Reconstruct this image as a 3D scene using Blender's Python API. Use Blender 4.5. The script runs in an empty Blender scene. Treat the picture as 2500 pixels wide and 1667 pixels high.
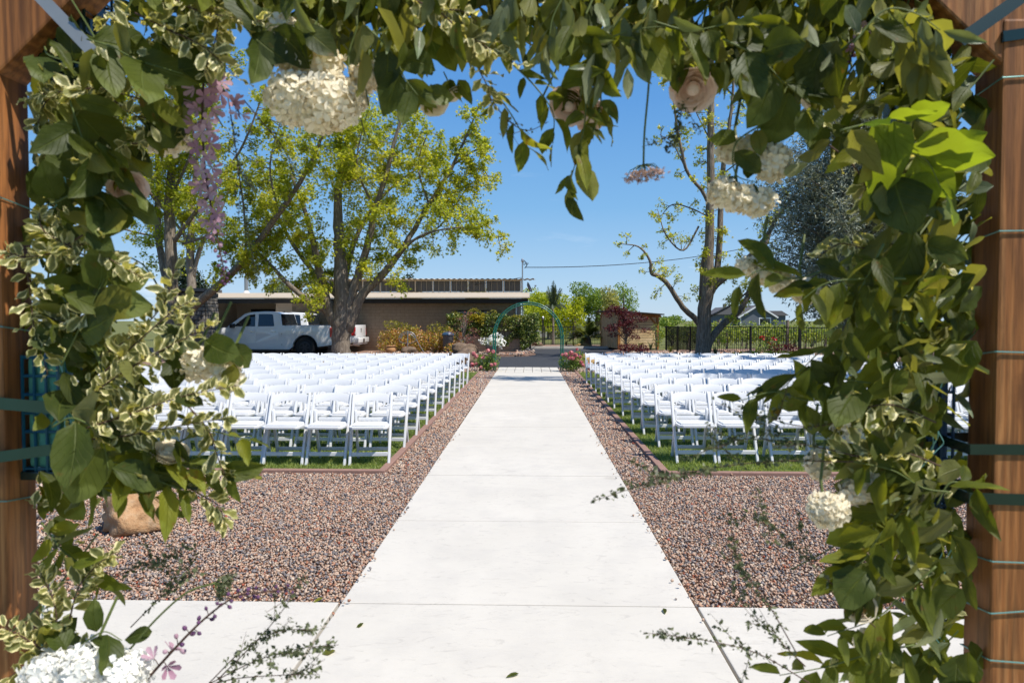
import bpy, bmesh, math, random
import numpy as np
from mathutils import Vector, Matrix, Quaternion, noise
R = math.radians
random.seed(7); rng = np.random.default_rng(7)
S = bpy.context.scene; COL = S.collection

# ------------------------------------------------------------------ camera, sky, sun, exposure
CAM = Vector((0.07, 0.0, 1.5)); YAW = R(1.55); PITCH = R(1.77)
cd = bpy.data.cameras.new('camera'); cam = bpy.data.objects.new('camera', cd); COL.objects.link(cam)
cam.location = CAM; cam.rotation_euler = (R(90) - PITCH, 0, YAW)
cd.lens = 24; cd.sensor_width = 36; cd.clip_start = 0.05; cd.clip_end = 3000
cd.dof.use_dof = True; cd.dof.focus_distance = 11.0; cd.dof.aperture_fstop = 6.3
S.camera = cam
SUN_TO = Vector((0.55, -0.30, 1.0)).normalized()
W = bpy.data.worlds.new('World'); S.world = W; W.use_nodes = True
nt = W.node_tree; nt.nodes.clear()
sky = nt.nodes.new('ShaderNodeTexSky'); sky.sky_type = 'NISHITA'; sky.sun_disc = False
sky.sun_elevation = math.asin(SUN_TO.z); sky.sun_rotation = math.atan2(SUN_TO.x, SUN_TO.y)
sky.air_density = 1.0; sky.dust_density = 0.35; sky.ozone_density = 1.6; sky.altitude = 20
tc = nt.nodes.new('ShaderNodeTexCoord')
mp = nt.nodes.new('ShaderNodeMapping'); mp.inputs['Scale'].default_value = (1.0, 1.0, 5.0); mp.inputs['Location'].default_value = (0.35, 0.1, 0.2)
nt.links.new(tc.outputs['Generated'], mp.inputs['Vector'])
n1 = nt.nodes.new('ShaderNodeTexNoise'); n1.inputs['Scale'].default_value = 5.5; n1.inputs['Detail'].default_value = 7; n1.inputs['Roughness'].default_value = 0.62
nt.links.new(mp.outputs[0], n1.inputs['Vector'])
cr = nt.nodes.new('ShaderNodeValToRGB'); cr.color_ramp.elements[0].position = 0.60; cr.color_ramp.elements[1].position = 0.86
nt.links.new(n1.outputs['Fac'], cr.inputs['Fac'])
mx = nt.nodes.new('ShaderNodeMixRGB'); mx.inputs[2].default_value = (9.0, 9.3, 9.6, 1)
sz = nt.nodes.new('ShaderNodeSeparateXYZ'); nt.links.new(tc.outputs['Generated'], sz.inputs[0])
gr_ = nt.nodes.new('ShaderNodeValToRGB'); e = gr_.color_ramp.elements
while len(e) < 6: e.new(.5)
for i, (p_, c_) in enumerate(((0.0, (.52, .70, .88)), (.06, (.38, .61, .88)), (.16, (.205, .475, .83)), (.30, (.11, .345, .77)), (.50, (.055, .24, .66)), (1.0, (.035, .16, .48)))): e[i].position = p_; e[i].color = (*c_, 1)
nt.links.new(sz.outputs[2], gr_.inputs[0])
sc_ = nt.nodes.new('ShaderNodeVectorMath'); sc_.operation = 'SCALE'; sc_.inputs['Scale'].default_value = 7.6; nt.links.new(gr_.outputs[0], sc_.inputs[0])
sm = nt.nodes.new('ShaderNodeMixRGB'); sm.inputs[0].default_value = .85; nt.links.new(sky.outputs[0], sm.inputs[1]); nt.links.new(sc_.outputs[0], sm.inputs[2])
ck = nt.nodes.new('ShaderNodeValToRGB'); ck.color_ramp.elements[0].position = .05; ck.color_ramp.elements[0].color = (1, 1, 1, 1); ck.color_ramp.elements[1].position = .12; ck.color_ramp.elements[1].color = (.16, .16, .16, 1)
nt.links.new(sz.outputs[2], ck.inputs[0]); cm = nt.nodes.new('ShaderNodeMath'); cm.operation = 'MULTIPLY'; nt.links.new(cr.outputs[0], cm.inputs[0]); nt.links.new(ck.outputs[0], cm.inputs[1])
nt.links.new(cm.outputs[0], mx.inputs[0]); nt.links.new(sm.outputs[0], mx.inputs[1])
bg = nt.nodes.new('ShaderNodeBackground'); bg.inputs['Strength'].default_value = 0.10
nt.links.new(mx.outputs[0], bg.inputs['Color'])
wo = nt.nodes.new('ShaderNodeOutputWorld'); nt.links.new(bg.outputs[0], wo.inputs['Surface'])
sd = bpy.data.lights.new('sun', 'SUN'); sd.energy = 4.6; sd.angle = R(0.5); sd.color = (1.0, 0.955, 0.88)
sun = bpy.data.objects.new('sun', sd); COL.objects.link(sun); sun.rotation_euler = (-SUN_TO).to_track_quat('-Z', 'Y').to_euler(); sun.location = SUN_TO * 50
S.view_settings.view_transform = 'Standard'; S.view_settings.look = 'None'; S.view_settings.exposure = 0.42; S.view_settings.gamma = 1.0
S.view_settings.use_curve_mapping = False
S.render.engine = 'CYCLES'; S.cycles.max_bounces = 7; S.cycles.transparent_max_bounces = 6; S.cycles.use_denoising = True
S.cycles.caustics_reflective = False; S.cycles.caustics_refractive = False

# ------------------------------------------------------------------ helpers
cy, sy_ = math.cos(YAW), math.sin(YAW); cp, sp = math.cos(PITCH), math.sin(PITCH)
FW = Vector((-sy_ * cp, cy * cp, -sp)); RT = Vector((cy, sy_, 0)); UP = RT.cross(FW)
def at(px, py, Y):
    """World point at depth Y behind a spot of the 2352 px wide photograph."""
    k = 2500 / 2352
    d = FW * 1666.7 + RT * (px * k - 1250) - UP * (py * k - 833.5)
    return CAM + d * (Y / d.y)

def tag(o, label=None, cat=None, group=None, kind=None):
    if label: o['label'] = label
    if cat: o['category'] = cat
    if group: o['group'] = group
    if kind: o['kind'] = kind
    return o

def thing(name, label, cat, loc=(0, 0, 0), rz=0.0, group=None):
    o = bpy.data.objects.new(name, None); COL.objects.link(o); o.empty_display_size = 0.1
    o.location = loc; o.rotation_euler = (0, 0, rz)
    return tag(o, label, cat, group)

def link(name, me, parent=None):
    o = bpy.data.objects.new(name, me); COL.objects.link(o)
    if parent: o.parent = parent
    return o

def copy_tree(o, parent=None):
    c = o.copy(); COL.objects.link(c)
    if parent: c.parent = parent
    for ch in list(o.children): copy_tree(ch, c)
    return c

class MB:
    def __init__(s): s.v = []; s.f = []
    def add(s, vs, fs):
        b = len(s.v); s.v += [tuple(v) for v in vs]; s.f += [tuple(i + b for i in f) for f in fs]; return s
    def box(s, x0, x1, y0, y1, z0, z1):
        return s.add([(x0, y0, z0), (x1, y0, z0), (x1, y1, z0), (x0, y1, z0), (x0, y0, z1), (x1, y0, z1), (x1, y1, z1), (x0, y1, z1)],
                     [(3, 2, 1, 0), (4, 5, 6, 7), (0, 1, 5, 4), (1, 2, 6, 5), (2, 3, 7, 6), (3, 0, 4, 7)])
    def beam(s, a, b, w, h, up=(0, 0, 1)):
        """square bar a->b: w sideways, h along up"""
        a, b, up = Vector(a), Vector(b), Vector(up); d = (b - a).normalized(); x = d.cross(up)
        if x.length < 1e-4: x = d.cross(Vector((0, 1, 0)))
        x.normalize(); u = x.cross(d); x *= w / 2; u *= h / 2
        return s.add([a - x - u, a + x - u, a + x + u, a - x + u, b - x - u, b + x - u, b + x + u, b - x + u],
                     [(0, 1, 2, 3), (7, 6, 5, 4), (1, 0, 4, 5), (2, 1, 5, 6), (3, 2, 6, 7), (0, 3, 7, 4)])
    def tube(s, pts, rad, n=6, cap=True):
        pts = [Vector(p) for p in pts]
        if not hasattr(rad, '__len__'): rad = [rad] * len(pts)
        ref = Vector((0.31, 0.77, 0.55)); vs = []; fs = []
        for i, p in enumerate(pts):
            d = (pts[min(i + 1, len(pts) - 1)] - pts[max(i - 1, 0)]).normalized()
            x = d.cross(ref)
            if x.length < 1e-3: x = d.cross(Vector((1, 0, 0)))
            x.normalize(); y = d.cross(x); ref = x.cross(d) if False else ref
            for k in range(n):
                t = 2 * math.pi * k / n; vs.append(p + (x * math.cos(t) + y * math.sin(t)) * rad[i])
        for i in range(len(pts) - 1):
            for k in range(n):
                a = i * n + k; b = i * n + (k + 1) % n; fs.append((a, b, b + n, a + n))
        if cap: fs.append(tuple(range(n - 1, -1, -1))); fs.append(tuple(range(len(vs) - n, len(vs))))
        return s.add(vs, fs)
    def lathe(s, prof, c=(0, 0, 0), n=18):
        vs = []; fs = []
        for r, z in prof:
            for k in range(n):
                t = 2 * math.pi * k / n; vs.append((c[0] + r * math.cos(t), c[1] + r * math.sin(t), c[2] + z))
        for i in range(len(prof) - 1):
            for k in range(n):
                a = i * n + k; b = i * n + (k + 1) % n; fs.append((a, b, b + n, a + n))
        fs.append(tuple(range(n - 1, -1, -1))); fs.append(tuple(range(len(vs) - n, len(vs))))
        return s.add(vs, fs)
    def prism(s, poly, y0, y1, f=None):
        """polygon in x,z extruded from y0 to y1; f(x,z,side) may move y"""
        n = len(poly); vs = [(x, f(x, z, y0) if f else y0, z) for x, z in poly] + [(x, f(x, z, y1) if f else y1, z) for x, z in poly]
        fs = [tuple(range(n)), tuple(range(2 * n - 1, n - 1, -1))] + [((i + 1) % n, i, i + n, (i + 1) % n + n) for i in range(n)]
        return s.add(vs, fs)
    def rock(s, c, r, seed=0, sub=3, amp=0.3, flat=0.0):
        bm = bmesh.new(); bmesh.ops.create_icosphere(bm, subdivisions=sub, radius=1)
        for v in bm.verts:
            k = 1 + amp * noise.noise(v.co * 1.1 + Vector((seed * 3.1, seed, 5))) + amp * .45 * noise.noise(v.co * 2.7 + Vector((seed, 9, seed))) + amp * .2 * noise.noise(v.co * 7 + Vector((seed, 1, seed)))
            p = v.co * k
            if p.z < flat - .6: p.z = flat - .6
            v.co = Vector((p.x * r[0] + c[0], p.y * r[1] + c[1], p.z * r[2] + c[2]))
        bm.verts.index_update()
        s.add([v.co[:] for v in bm.verts], [[v.index for v in f.verts] for f in bm.faces]); bm.free(); return s
    def mesh(s, name, m=None, bevel=0.0, seg=2, smooth=False):
        me = bpy.data.meshes.new(name); me.from_pydata(s.v, [], s.f)
        bm = bmesh.new(); bm.from_mesh(me)
        bmesh.ops.recalc_face_normals(bm, faces=bm.faces)
        if bevel: bmesh.ops.bevel(bm, geom=[e for e in bm.edges if e.calc_face_angle(0) > R(28)], offset=bevel, segments=seg, affect='EDGES', profile=0.6, clamp_overlap=True)
        bm.to_mesh(me); bm.free()
        if smooth:
            me.polygons.foreach_set('use_smooth', [True] * len(me.polygons))
            if smooth != 'all':
                me.set_sharp_from_angle(angle=R(35))
        if m: me.materials.append(m)
        return me
    def obj(s, name, m=None, parent=None, bevel=0.0, seg=2, smooth=False):
        return link(name, s.mesh(name, m, bevel, seg, smooth), parent)

def cloud(name, bv, bf, pos, mats, scale, m, parent=None, rnd=None, uv=None):
    """many small copies of one little shape joined into one mesh, fast"""
    bv = np.asarray(bv, float); bf = [tuple(f) for f in bf]; N = len(pos); k = len(bv)
    scale = np.asarray(scale, float)
    sc = scale.reshape(N, 1, 1) if scale.ndim == 1 else scale.reshape(N, 1, 3)
    V = np.einsum('nij,nkj->nki', mats, bv[None] * sc) + np.asarray(pos)[:, None, :]
    lens = [len(f) for f in bf]; flat = np.concatenate([np.asarray(f) for f in bf])
    me = bpy.data.meshes.new(name); me.vertices.add(N * k); me.vertices.foreach_set('co', V.astype(np.float32).ravel())
    L = len(flat); me.loops.add(N * L); me.loops.foreach_set('vertex_index', (flat[None] + np.arange(N)[:, None] * k).astype(np.int32).ravel())
    me.polygons.add(N * len(bf)); st = np.concatenate([[0], np.cumsum(lens)[:-1]])
    me.polygons.foreach_set('loop_start', (st[None] + np.arange(N)[:, None] * L).astype(np.int32).ravel())
    me.update(calc_edges=True)
    a = me.attributes.new('rnd', 'FLOAT', 'POINT')
    a.data.foreach_set('value', np.repeat(rnd if rnd is not None else rng.random(N), k).astype(np.float32))
    if uv is not None:
        u = me.uv_layers.new(name='UVMap'); u.data.foreach_set('uv', np.tile(np.asarray(uv, np.float32)[flat], (N, 1)).ravel())
    if m: me.materials.append(m)
    return link(name, me, parent)

def rand_rot(N, up=0.0):
    """random frames; up pulls the z axis upward"""
    z = rng.normal(size=(N, 3)); z /= np.linalg.norm(z, axis=1, keepdims=True); z[:, 2] += up; z /= np.linalg.norm(z, axis=1, keepdims=True)
    a = rng.normal(size=(N, 3)); x = np.cross(a, z); x /= np.linalg.norm(x, axis=1, keepdims=True); y = np.cross(z, x)
    return np.stack([x, y, z], axis=2)

def catmull(pts, per=6):
    pts = [Vector(p) for p in pts]
    if len(pts) < 3: return [pts[0].lerp(pts[-1], i / per) for i in range(per + 1)]
    out = []; P = [pts[0] * 2 - pts[1]] + pts + [pts[-1] * 2 - pts[-2]]
    for i in range(1, len(P) - 2):
        for j in range(per):
            t = j / per; a, b, c, d = P[i - 1], P[i], P[i + 1], P[i + 2]
            out.append(0.5 * ((2 * b) + (c - a) * t + (2 * a - 5 * b + 4 * c - d) * t * t + (3 * b - a - 3 * c + d) * t ** 3))
    out.append(pts[-1]); return out

# ------------------------------------------------------------------ materials
class NT:
    def __init__(s, name):
        s.m = bpy.data.materials.new(name); s.m.use_nodes = True; s.t = s.m.node_tree; s.t.nodes.clear()
        s.out = s.t.nodes.new('ShaderNodeOutputMaterial')
    def n(s, typ, **kw):
        nd = s.t.nodes.new('ShaderNode' + typ)
        for k, v in kw.items():
            if k.startswith('_'): setattr(nd, k[1:], v)
            else: s.put(nd.inputs[int(k[1:]) if k[0] == 'i' and k[1:].isdigit() else k.replace('__', ' ')], v)
        return nd
    def put(s, sock, v):
        if isinstance(v, bpy.types.NodeSocket): s.t.links.new(v, sock)
        elif isinstance(v, tuple) and len(v) == 3 and sock.type == 'RGBA': sock.default_value = (*v, 1)
        else: sock.default_value = v
    def ramp(s, fac, stops, mode='LINEAR'):
        r = s.n('ValToRGB', Fac=fac); r.color_ramp.interpolation = mode; e = r.color_ramp.elements
        while len(e) < len(stops): e.new(0.5)
        for i, (p, c) in enumerate(stops):
            e[i].position = p; e[i].color = (*c, 1) if len(c) == 3 else c
        return r.outputs[0]
    def noise(s, scale, detail=4, rough=0.55, vec=None, stretch=None):
        v = vec if vec is not None else s.pos()
        if stretch: v = s.n('Mapping', Vector=v, Scale=stretch).outputs[0]
        return s.n('TexNoise', Vector=v, Scale=scale, Detail=detail, Roughness=rough).outputs['Fac']
    def pos(s): return s.n('NewGeometry').outputs['Position']
    def loc(s): return s.n('TexCoord').outputs['Object']
    def mix(s, f, a, b, typ='MIX'):
        return s.n('MixRGB', _blend_type=typ, Fac=f, Color1=a, Color2=b).outputs[0]
    def math(s, op, a, b=0.0): return s.n('Math', _operation=op, i0=a, i1=b).outputs[0]
    def bsdf(s, col, rough=0.6, spec=0.5, bump=None, bd=0.01, **kw):
        b = s.n('BsdfPrincipled', Roughness=rough, **kw); s.put(b.inputs['Base Color'], col); b.inputs['Specular IOR Level'].default_value = spec
        if bump is not None: s.put(b.inputs['Normal'], s.n('Bump', Strength=1.0, Distance=bd, Height=bump).outputs[0])
        return b.outputs[0]
    def done(s, sh): s.put(s.out.inputs['Surface'], sh); return s.m

def plain(name, col, rough=0.5, spec=0.5, var=0.12, vs=8.0, metal=0.0, bd=0.0, coat=0.0):
    t = NT(name); nz = t.noise(vs, 5, 0.6, t.loc())
    c = t.mix(nz, tuple(x * (1 - var) for x in col), tuple(min(1, x * (1 + var)) for x in col))
    return t.done(t.bsdf(c, rough, spec, nz if bd else None, bd, Metallic=metal, **({'Coat Weight'.replace(' ', '__'): coat} if coat else {})))

def foliage(name, stops, trans=0.35, rough=0.5, spec=0.35, tcol=1.5, tint=(1.25, 1.15, .5)):
    """small tree leaves: colour by each leaf's own random value"""
    t = NT(name); a = t.n('Attribute', _attribute_name='rnd').outputs['Fac']
    c = t.ramp(a, stops); b = t.bsdf(c, rough, spec)
    tr = t.n('BsdfTranslucent', Color=t.mix(1.0, c, tuple(tcol * k for k in tint), 'MULTIPLY')).outputs[0]
    return t.done(t.n('MixShader', Fac=trans, i1=b, i2=tr).outputs[0])

def leafmat(name, stops, under, vein, trans=0.3, edge=None, rough=0.38, spots=0.0):
    """large leaves seen close: midrib and side veins, paler underside, cream margin if variegated"""
    t = NT(name); oi = t.n('ObjectInfo').outputs['Random']; a = t.n('Attribute', _attribute_name='rnd').outputs['Fac']
    rv = t.math('FRACT', t.math('ADD', oi, a)); c = t.ramp(rv, stops)
    uv = t.n('UVMap').outputs[0]; sx = t.n('SeparateXYZ', Vector=uv); u, v = sx.outputs[0], sx.outputs[1]
    au = t.math('ABSOLUTE', t.math('SUBTRACT', u, 0.5))
    nz = t.noise(55, 4, 0.6); c = t.mix(t.math('MULTIPLY', nz, 0.55), c, tuple(k * 1.0 for k in vein), 'MIX')
    if edge:
        e = t.math('ADD', au, t.math('MULTIPLY', t.math('SUBTRACT', t.noise(90, 3), 0.5), 0.34))
        c = t.mix(t.ramp(e, [(0.30, (0, 0, 0)), (0.37, (1, 1, 1))]), c, edge)
    mid = t.ramp(au, [(0.0, (1, 1, 1)), (0.03, (0, 0, 0))])
    side = t.math('FRACT', t.math('ADD', t.math('MULTIPLY', v, 7.0), t.math('MULTIPLY', au, -5.0)))
    sv = t.ramp(t.math('ABSOLUTE', t.math('SUBTRACT', side, 0.5)), [(0.0, (.55, .55, .55)), (0.06, (0, 0, 0))])
    vm = t.math('MAXIMUM', mid, sv)
    c = t.mix(t.math('MULTIPLY', vm, 0.4), c, tuple(k * 1.9 for k in vein))
    c = t.mix(t.math('MULTIPLY', t.ramp(t.math('ADD', v, t.math('MULTIPLY', t.noise(30, 2), .5)), [(.9, (0, 0, 0)), (1.35, (1, 1, 1))]), t.math('MULTIPLY', rv, .9)), c, tuple(k * 1.6 for k in vein))
    if spots:
        c = t.mix(t.ramp(t.noise(38, 2), [(0.66, (0, 0, 0)), (0.74, (spots,) * 3)]), c, (0.16, 0.075, 0.02))
    back = t.n('NewGeometry').outputs['Backfacing']
    c = t.mix(back, c, t.mix(0.6, c, under))
    b = t.bsdf(c, rough, 0.22, t.math('SUBTRACT', t.math('MULTIPLY', nz, .5), vm), 0.0016)
    tr = t.n('BsdfTranslucent', Color=t.mix(1.0, c, (2.3, 2.1, 0.75), 'MULTIPLY')).outputs[0]
    return t.done(t.n('MixShader', Fac=trans, i1=b, i2=tr).outputs[0])

def petal(name, c1, c2, trans=0.3, vs=30.0):
    t = NT(name); oi = t.n('ObjectInfo').outputs['Random']; a = t.n('Attribute', _attribute_name='rnd').outputs['Fac']
    rv = t.math('FRACT', t.math('ADD', oi, a)); c = t.mix(t.math('ADD', t.math('MULTIPLY', rv, .6), t.math('MULTIPLY', t.noise(vs, 3), .4)), c1, c2)
    b = t.bsdf(c, 0.6, 0.25)
    return t.done(t.n('MixShader', Fac=trans, i1=b, i2=t.n('BsdfTranslucent', Color=c).outputs[0]).outputs[0])

M = {}
def m_concrete():
    t = NT('concrete'); p = t.pos()
    big = t.noise(0.8, 5, .6, p); mid = t.noise(3.1, 6, .65, p)
    c = t.mix(t.ramp(big, [(.3, (0, 0, 0)), (.72, (1, 1, 1))]), (.60, .558, .485), (.525, .487, .42))
    c = t.mix(t.ramp(mid, [(.45, (0, 0, 0)), (.75, (.6, .6, .6))]), c, (.46, .43, .385))
    sw = t.n('TexNoise', Vector=t.n('Mapping', Vector=p, Scale=(3.0, 7, 1)).outputs[0], Scale=1.6, Detail=9, Roughness=.7, Distortion=2.2).outputs['Fac']
    c = t.mix(t.ramp(sw, [(.57, (0, 0, 0)), (.66, (.5, .5, .5)), (.70, (0, 0, 0))]), c, (.36, .33, .29))
    scuff = t.n('TexNoise', Vector=t.n('Mapping', Vector=p, Scale=(2.2, 11, 1)).outputs[0], Scale=3.6, Detail=6, Roughness=.72, Distortion=2.6).outputs['Fac']
    msk = t.math('MULTIPLY', t.ramp(scuff, [(.60, (0, 0, 0)), (.66, (1, 1, 1))]), t.ramp(t.noise(1.1, 3, .5, p), [(.42, (0, 0, 0)), (.62, (.65, .65, .65))]))
    c = t.mix(msk, c, (.27, .25, .24))
    st = t.n('TexVoronoi', Vector=p, Scale=.9).outputs['Distance']; c = t.mix(t.math('MULTIPLY', t.ramp(st, [(.05, (.55, .55, .55)), (.075, (0, 0, 0))]), t.noise(2, 2, .5, p)), c, (.30, .26, .20))
    fine = t.noise(150, 3, .6, p); c = t.mix(.14, c, t.mix(fine, (.28, .26, .24), (.66, .62, .56)))
    return t.done(t.bsdf(c, .85, .2, t.math('ADD', t.math('MULTIPLY', sw, .6), t.math('MULTIPLY', fine, .25)), .004))
M['concrete'] = m_concrete()
def m_speckle(name, stops, sc, rough=.9, bd=.006, big=.5):
    t = NT(name); p = t.pos(); c = t.ramp(t.noise(sc, 6, .75, p), stops)
    c = t.mix(t.math('MULTIPLY', t.noise(big, 4, .6, p), .45), c, tuple(k * .6 for k in stops[0][1]))
    return t.done(t.bsdf(c, rough, .2, t.noise(sc * 1.7, 4, .7, p), bd))
M['asphalt'] = m_speckle('asphalt', [(.3, (.040, .042, .047)), (.7, (.066, .068, .075))], 60)
M['soil'] = m_speckle('soil', [(.3, (.10, .055, .035)), (.7, (.22, .13, .085))], 30)
M['mulch'] = m_speckle('mulch', [(.3, (.17, .10, .07)), (.5, (.30, .19, .14)), (.7, (.40, .28, .22))], 22, bd=.03)
M['field'] = m_speckle('field', [(.3, (.11, .13, .03)), (.7, (.20, .19, .07))], 3, bd=.05, big=.05)
M['turf'] = m_speckle('turf', [(.3, (.025, .05, .008)), (.7, (.07, .11, .025))], 40)
M['joint'] = plain('joint_dirt', (.16, .12, .085), .95, .1)
def m_stones():
    t = NT('lava_stones'); a = t.n('Attribute', _attribute_name='rnd').outputs['Fac']
    c = t.ramp(a, [(0, (.175, .165, .17)), (.12, (.25, .23, .23)), (.24, (.34, .285, .25)), (.33, (.44, .22, .14)), (.42, (.49, .30, .205)), (.56, (.54, .375, .275)), (.77, (.60, .45, .34)), (.95, (.66, .55, .43)), (.985, (.40, .10, .055))], 'CONSTANT')
    c = t.mix(t.math('MULTIPLY', t.noise(90, 4, .7), .6), c, t.mix(.5, c, (.14, .09, .07)))
    return t.done(t.bsdf(c, .92, .15, t.noise(160, 3, .7), .004))
M['stones'] = m_stones()
M['grass'] = foliage('grass_blades', [(0, (.12, .175, .03)), (.5, (.27, .335, .085)), (.85, (.41, .45, .18)), (1, (.52, .50, .29))], .4, .55, .25)
M['kerb'] = plain('brown_edging', (.27, .16, .125), .8, .2, .25, 12, bd=.004)
M['plastic'] = plain('white_resin', (.66, .66, .655), .32, .45, .02, 5)
def m_wood(name, a, b, c, sc=9, stretch=(1, 1, .06), rough=.62, bd=.002, rings=0.0):
    t = NT(name); p = t.loc(); w = t.noise(sc, 7, .62, p, stretch); fine = t.noise(sc * 8, 4, .6, p, stretch)
    if rings:
        wv = t.n('TexWave', Vector=t.n('Mapping', Vector=p, Scale=(1, .35, .055), Rotation=(0, .012, 0)).outputs[0], Scale=rings, Distortion=7.5, Detail=3.0, _wave_type='BANDS', _bands_direction='X').outputs['Fac']
        wv.node.inputs['Detail Scale'].default_value = 1.6
        w = t.math('ADD', t.math('MULTIPLY', w, .86), t.math('MULTIPLY', wv, .13))
    col = t.ramp(w, [(.28, a), (.5, b), (.72, c)])
    vz = t.n('TexVoronoi', Vector=t.n('Mapping', Vector=p, Scale=(5, 5, 2.1)).outputs[0], Scale=1.0); kn = t.math('ADD', vz.outputs['Distance'], t.math('MULTIPLY', t.noise(60, 2, .5, p), .07))
    col = t.mix(t.ramp(kn, [(.10, (.9, .9, .9)), (.13, (.25, .25, .25)), (.16, (.6, .6, .6)), (.24, (0, 0, 0))]), col, tuple(k * .5 for k in a))
    col = t.mix(t.math('MULTIPLY', t.ramp(fine, [(.42, (0, 0, 0)), (.62, (1, 1, 1))]), .6), col, tuple(k * .5 for k in a))
    col = t.mix(t.math('MULTIPLY', t.ramp(t.noise(3.2, 4, .6, p, (1, 1, .3)), [(.45, (0, 0, 0)), (.66, (1, 1, 1))]), .5), col, tuple(k * .45 for k in b))
    return t.done(t.bsdf(col, rough, .3, t.math('ADD', w, fine), bd))
M['post'] = m_wood('stained_post', (.10, .038, .014), (.40, .155, .045), (.60, .29, .105), 11, rings=16.0)
M['plank'] = m_wood('pale_plank', (.60, .39, .17), (.74, .54, .28), (.80, .62, .37), 5, (.08, 1, 1), .7)
M['beam'] = m_wood('orange_beam', (.28, .10, .02), (.40, .17, .04), (.5, .23, .06), 6)
def m_bark(name, a, b):
    t = NT(name); p = t.pos(); w = t.noise(9, 8, .7, p, (2.2, 2.2, .28)); g = t.noise(2.2, 4, .6, p)
    c = t.mix(t.math('MULTIPLY', g, .7), t.ramp(w, [(.36, tuple(k * .45 for k in a)), (.52, a), (.68, b)]), tuple(k * .8 for k in a))
    return t.done(t.bsdf(c, .92, .15, w, .045))
M['bark'] = m_bark('grey_bark', (.23, .185, .14), (.48, .42, .34))
M['bark_pale'] = m_bark('pale_bark', (.24, .20, .16), (.44, .38, .31))
M['maple'] = foliage('maple_leaves', [(0, (.18, .24, .02)), (.4, (.36, .41, .035)), (.75, (.54, .54, .07)), (1, (.64, .58, .17))], .55)
M['maple_pale'] = foliage('pale_maple_leaves', [(0, (.18, .23, .012)), (.5, (.34, .38, .02)), (1, (.54, .52, .08))], .54)
M['silver'] = foliage('silver_needles', [(0, (.09, .105, .075)), (.5, (.22, .24, .18)), (1, (.42, .43, .34))], .15, .65, .12)
M['darkleaf'] = foliage('dark_hedge_leaves', [(0, (.025, .055, .01)), (.4, (.075, .13, .02)), (.75, (.22, .28, .05)), (1, (.50, .48, .2))], .2, .35, .5)
M['yellowleaf'] = foliage('yellow_leaves', [(0, (.16, .17, .02)), (.5, (.33, .28, .025)), (1, (.5, .42, .04))], .35)
M['nandina'] = foliage('nandina_leaves', [(0, (.11, .15, .02)), (.32, (.34, .31, .03)), (.55, (.50, .30, .06)), (.72, (.52, .19, .07)), (.9, (.66, .45, .32)), (1, (.58, .50, .05))], .3)
M['nandina_top'] = foliage('nandina_tips', [(0, (.12, .14, .02)), (.6, (.26, .25, .03)), (1, (.38, .30, .05))], .35)
M['redmaple'] = foliage('red_maple_leaves', [(0, (.035, .010, .012)), (.5, (.085, .018, .022)), (1, (.18, .05, .05))], .35, .45, .4, 1.6, (1.3, .5, .5))
M['pinkmaple'] = foliage('pink_maple_leaves', [(0, (.16, .06, .055)), (.6, (.34, .15, .13)), (1, (.46, .27, .23))], .35, tint=(1.3, .7, .7))
M['brightleaf'] = foliage('bright_leaves', [(0, (.15, .21, .012)), (.5, (.32, .38, .02)), (1, (.50, .50, .04))], .48)
M['midleaf'] = foliage('mid_leaves', [(0, (.07, .13, .02)), (.5, (.16, .25, .045)), (1, (.29, .36, .09))], .42)
M['pine'] = foliage('pine_needles', [(0, (.015, .03, .015)), (1, (.06, .085, .04))], .1)
M['vine'] = foliage('vine_leaves', [(0, (.07, .12, .018)), (.5, (.17, .23, .035)), (1, (.34, .37, .09))], .42)
M['palm'] = foliage('palm_leaflets', [(0, (.13, .15, .03)), (.5, (.28, .28, .07)), (1, (.46, .42, .17))], .35)
M['palm_grey'] = foliage('grey_palm_leaflets', [(0, (.06, .085, .04)), (.6, (.15, .18, .09)), (1, (.30, .31, .18))], .3)
M['paint'] = plain('white_car_paint', (.82, .82, .82), .22, .5, .01, coat=.6)
M['black'] = plain('black_rubber', (.018, .018, .02), .7, .3)
M['trim'] = plain('black_trim', (.02, .02, .022), .35, .5)
M['glass'] = plain('dark_glass', (.012, .016, .020), .04, .8, .3, 2)
M['chrome'] = plain('chrome', (.7, .7, .72), .12, .5, .03, metal=1)
M['rim'] = plain('dark_rim', (.035, .035, .04), .3, .5, metal=.6)
M['red'] = plain('red_lamp', (.45, .012, .012), .15, .6)
M['lamp_white'] = plain('clear_lamp', (.75, .75, .75), .15, .6)
M['block'] = m_speckle('tan_block', [(.3, (.34, .255, .18)), (.7, (.50, .385, .285))], 7, bd=.01, big=1.2)
M['mortar'] = plain('mortar', (.26, .205, .15), .95, .1)
M['stucco'] = plain('tan_stucco', (.62, .48, .35), .9, .1, .1, 12)
M['roof'] = plain('cream_roof', (.44, .37, .285), .8, .2, .08, 3)
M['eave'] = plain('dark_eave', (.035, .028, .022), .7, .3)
M['creamtrim'] = plain('cream_trim', (.52, .43, .32), .75, .2, .12, 6)
def m_corr():
    t = NT('screen_panel'); c = t.mix(t.noise(3, 5, .6, t.pos(), (6, 1, .4)), (.05, .046, .042), (.18, .165, .145))
    return t.done(t.bsdf(c, .4, .5))
M['screen'] = m_corr()
M['metal'] = plain('galvanised', (.42, .43, .44), .4, .5, .15, metal=.8)
M['iron'] = plain('black_iron', (.018, .017, .016), .5, .4)
M['green_metal'] = plain('green_enamel', (.008, .13, .085), .3, .6, .15, 20)
M['blue_metal'] = plain('teal_enamel', (.012, .10, .16), .35, .5, .15, 20)
M['terra'] = plain('terracotta', (.42, .22, .10), .75, .25, .2, 6, bd=.006)
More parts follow.
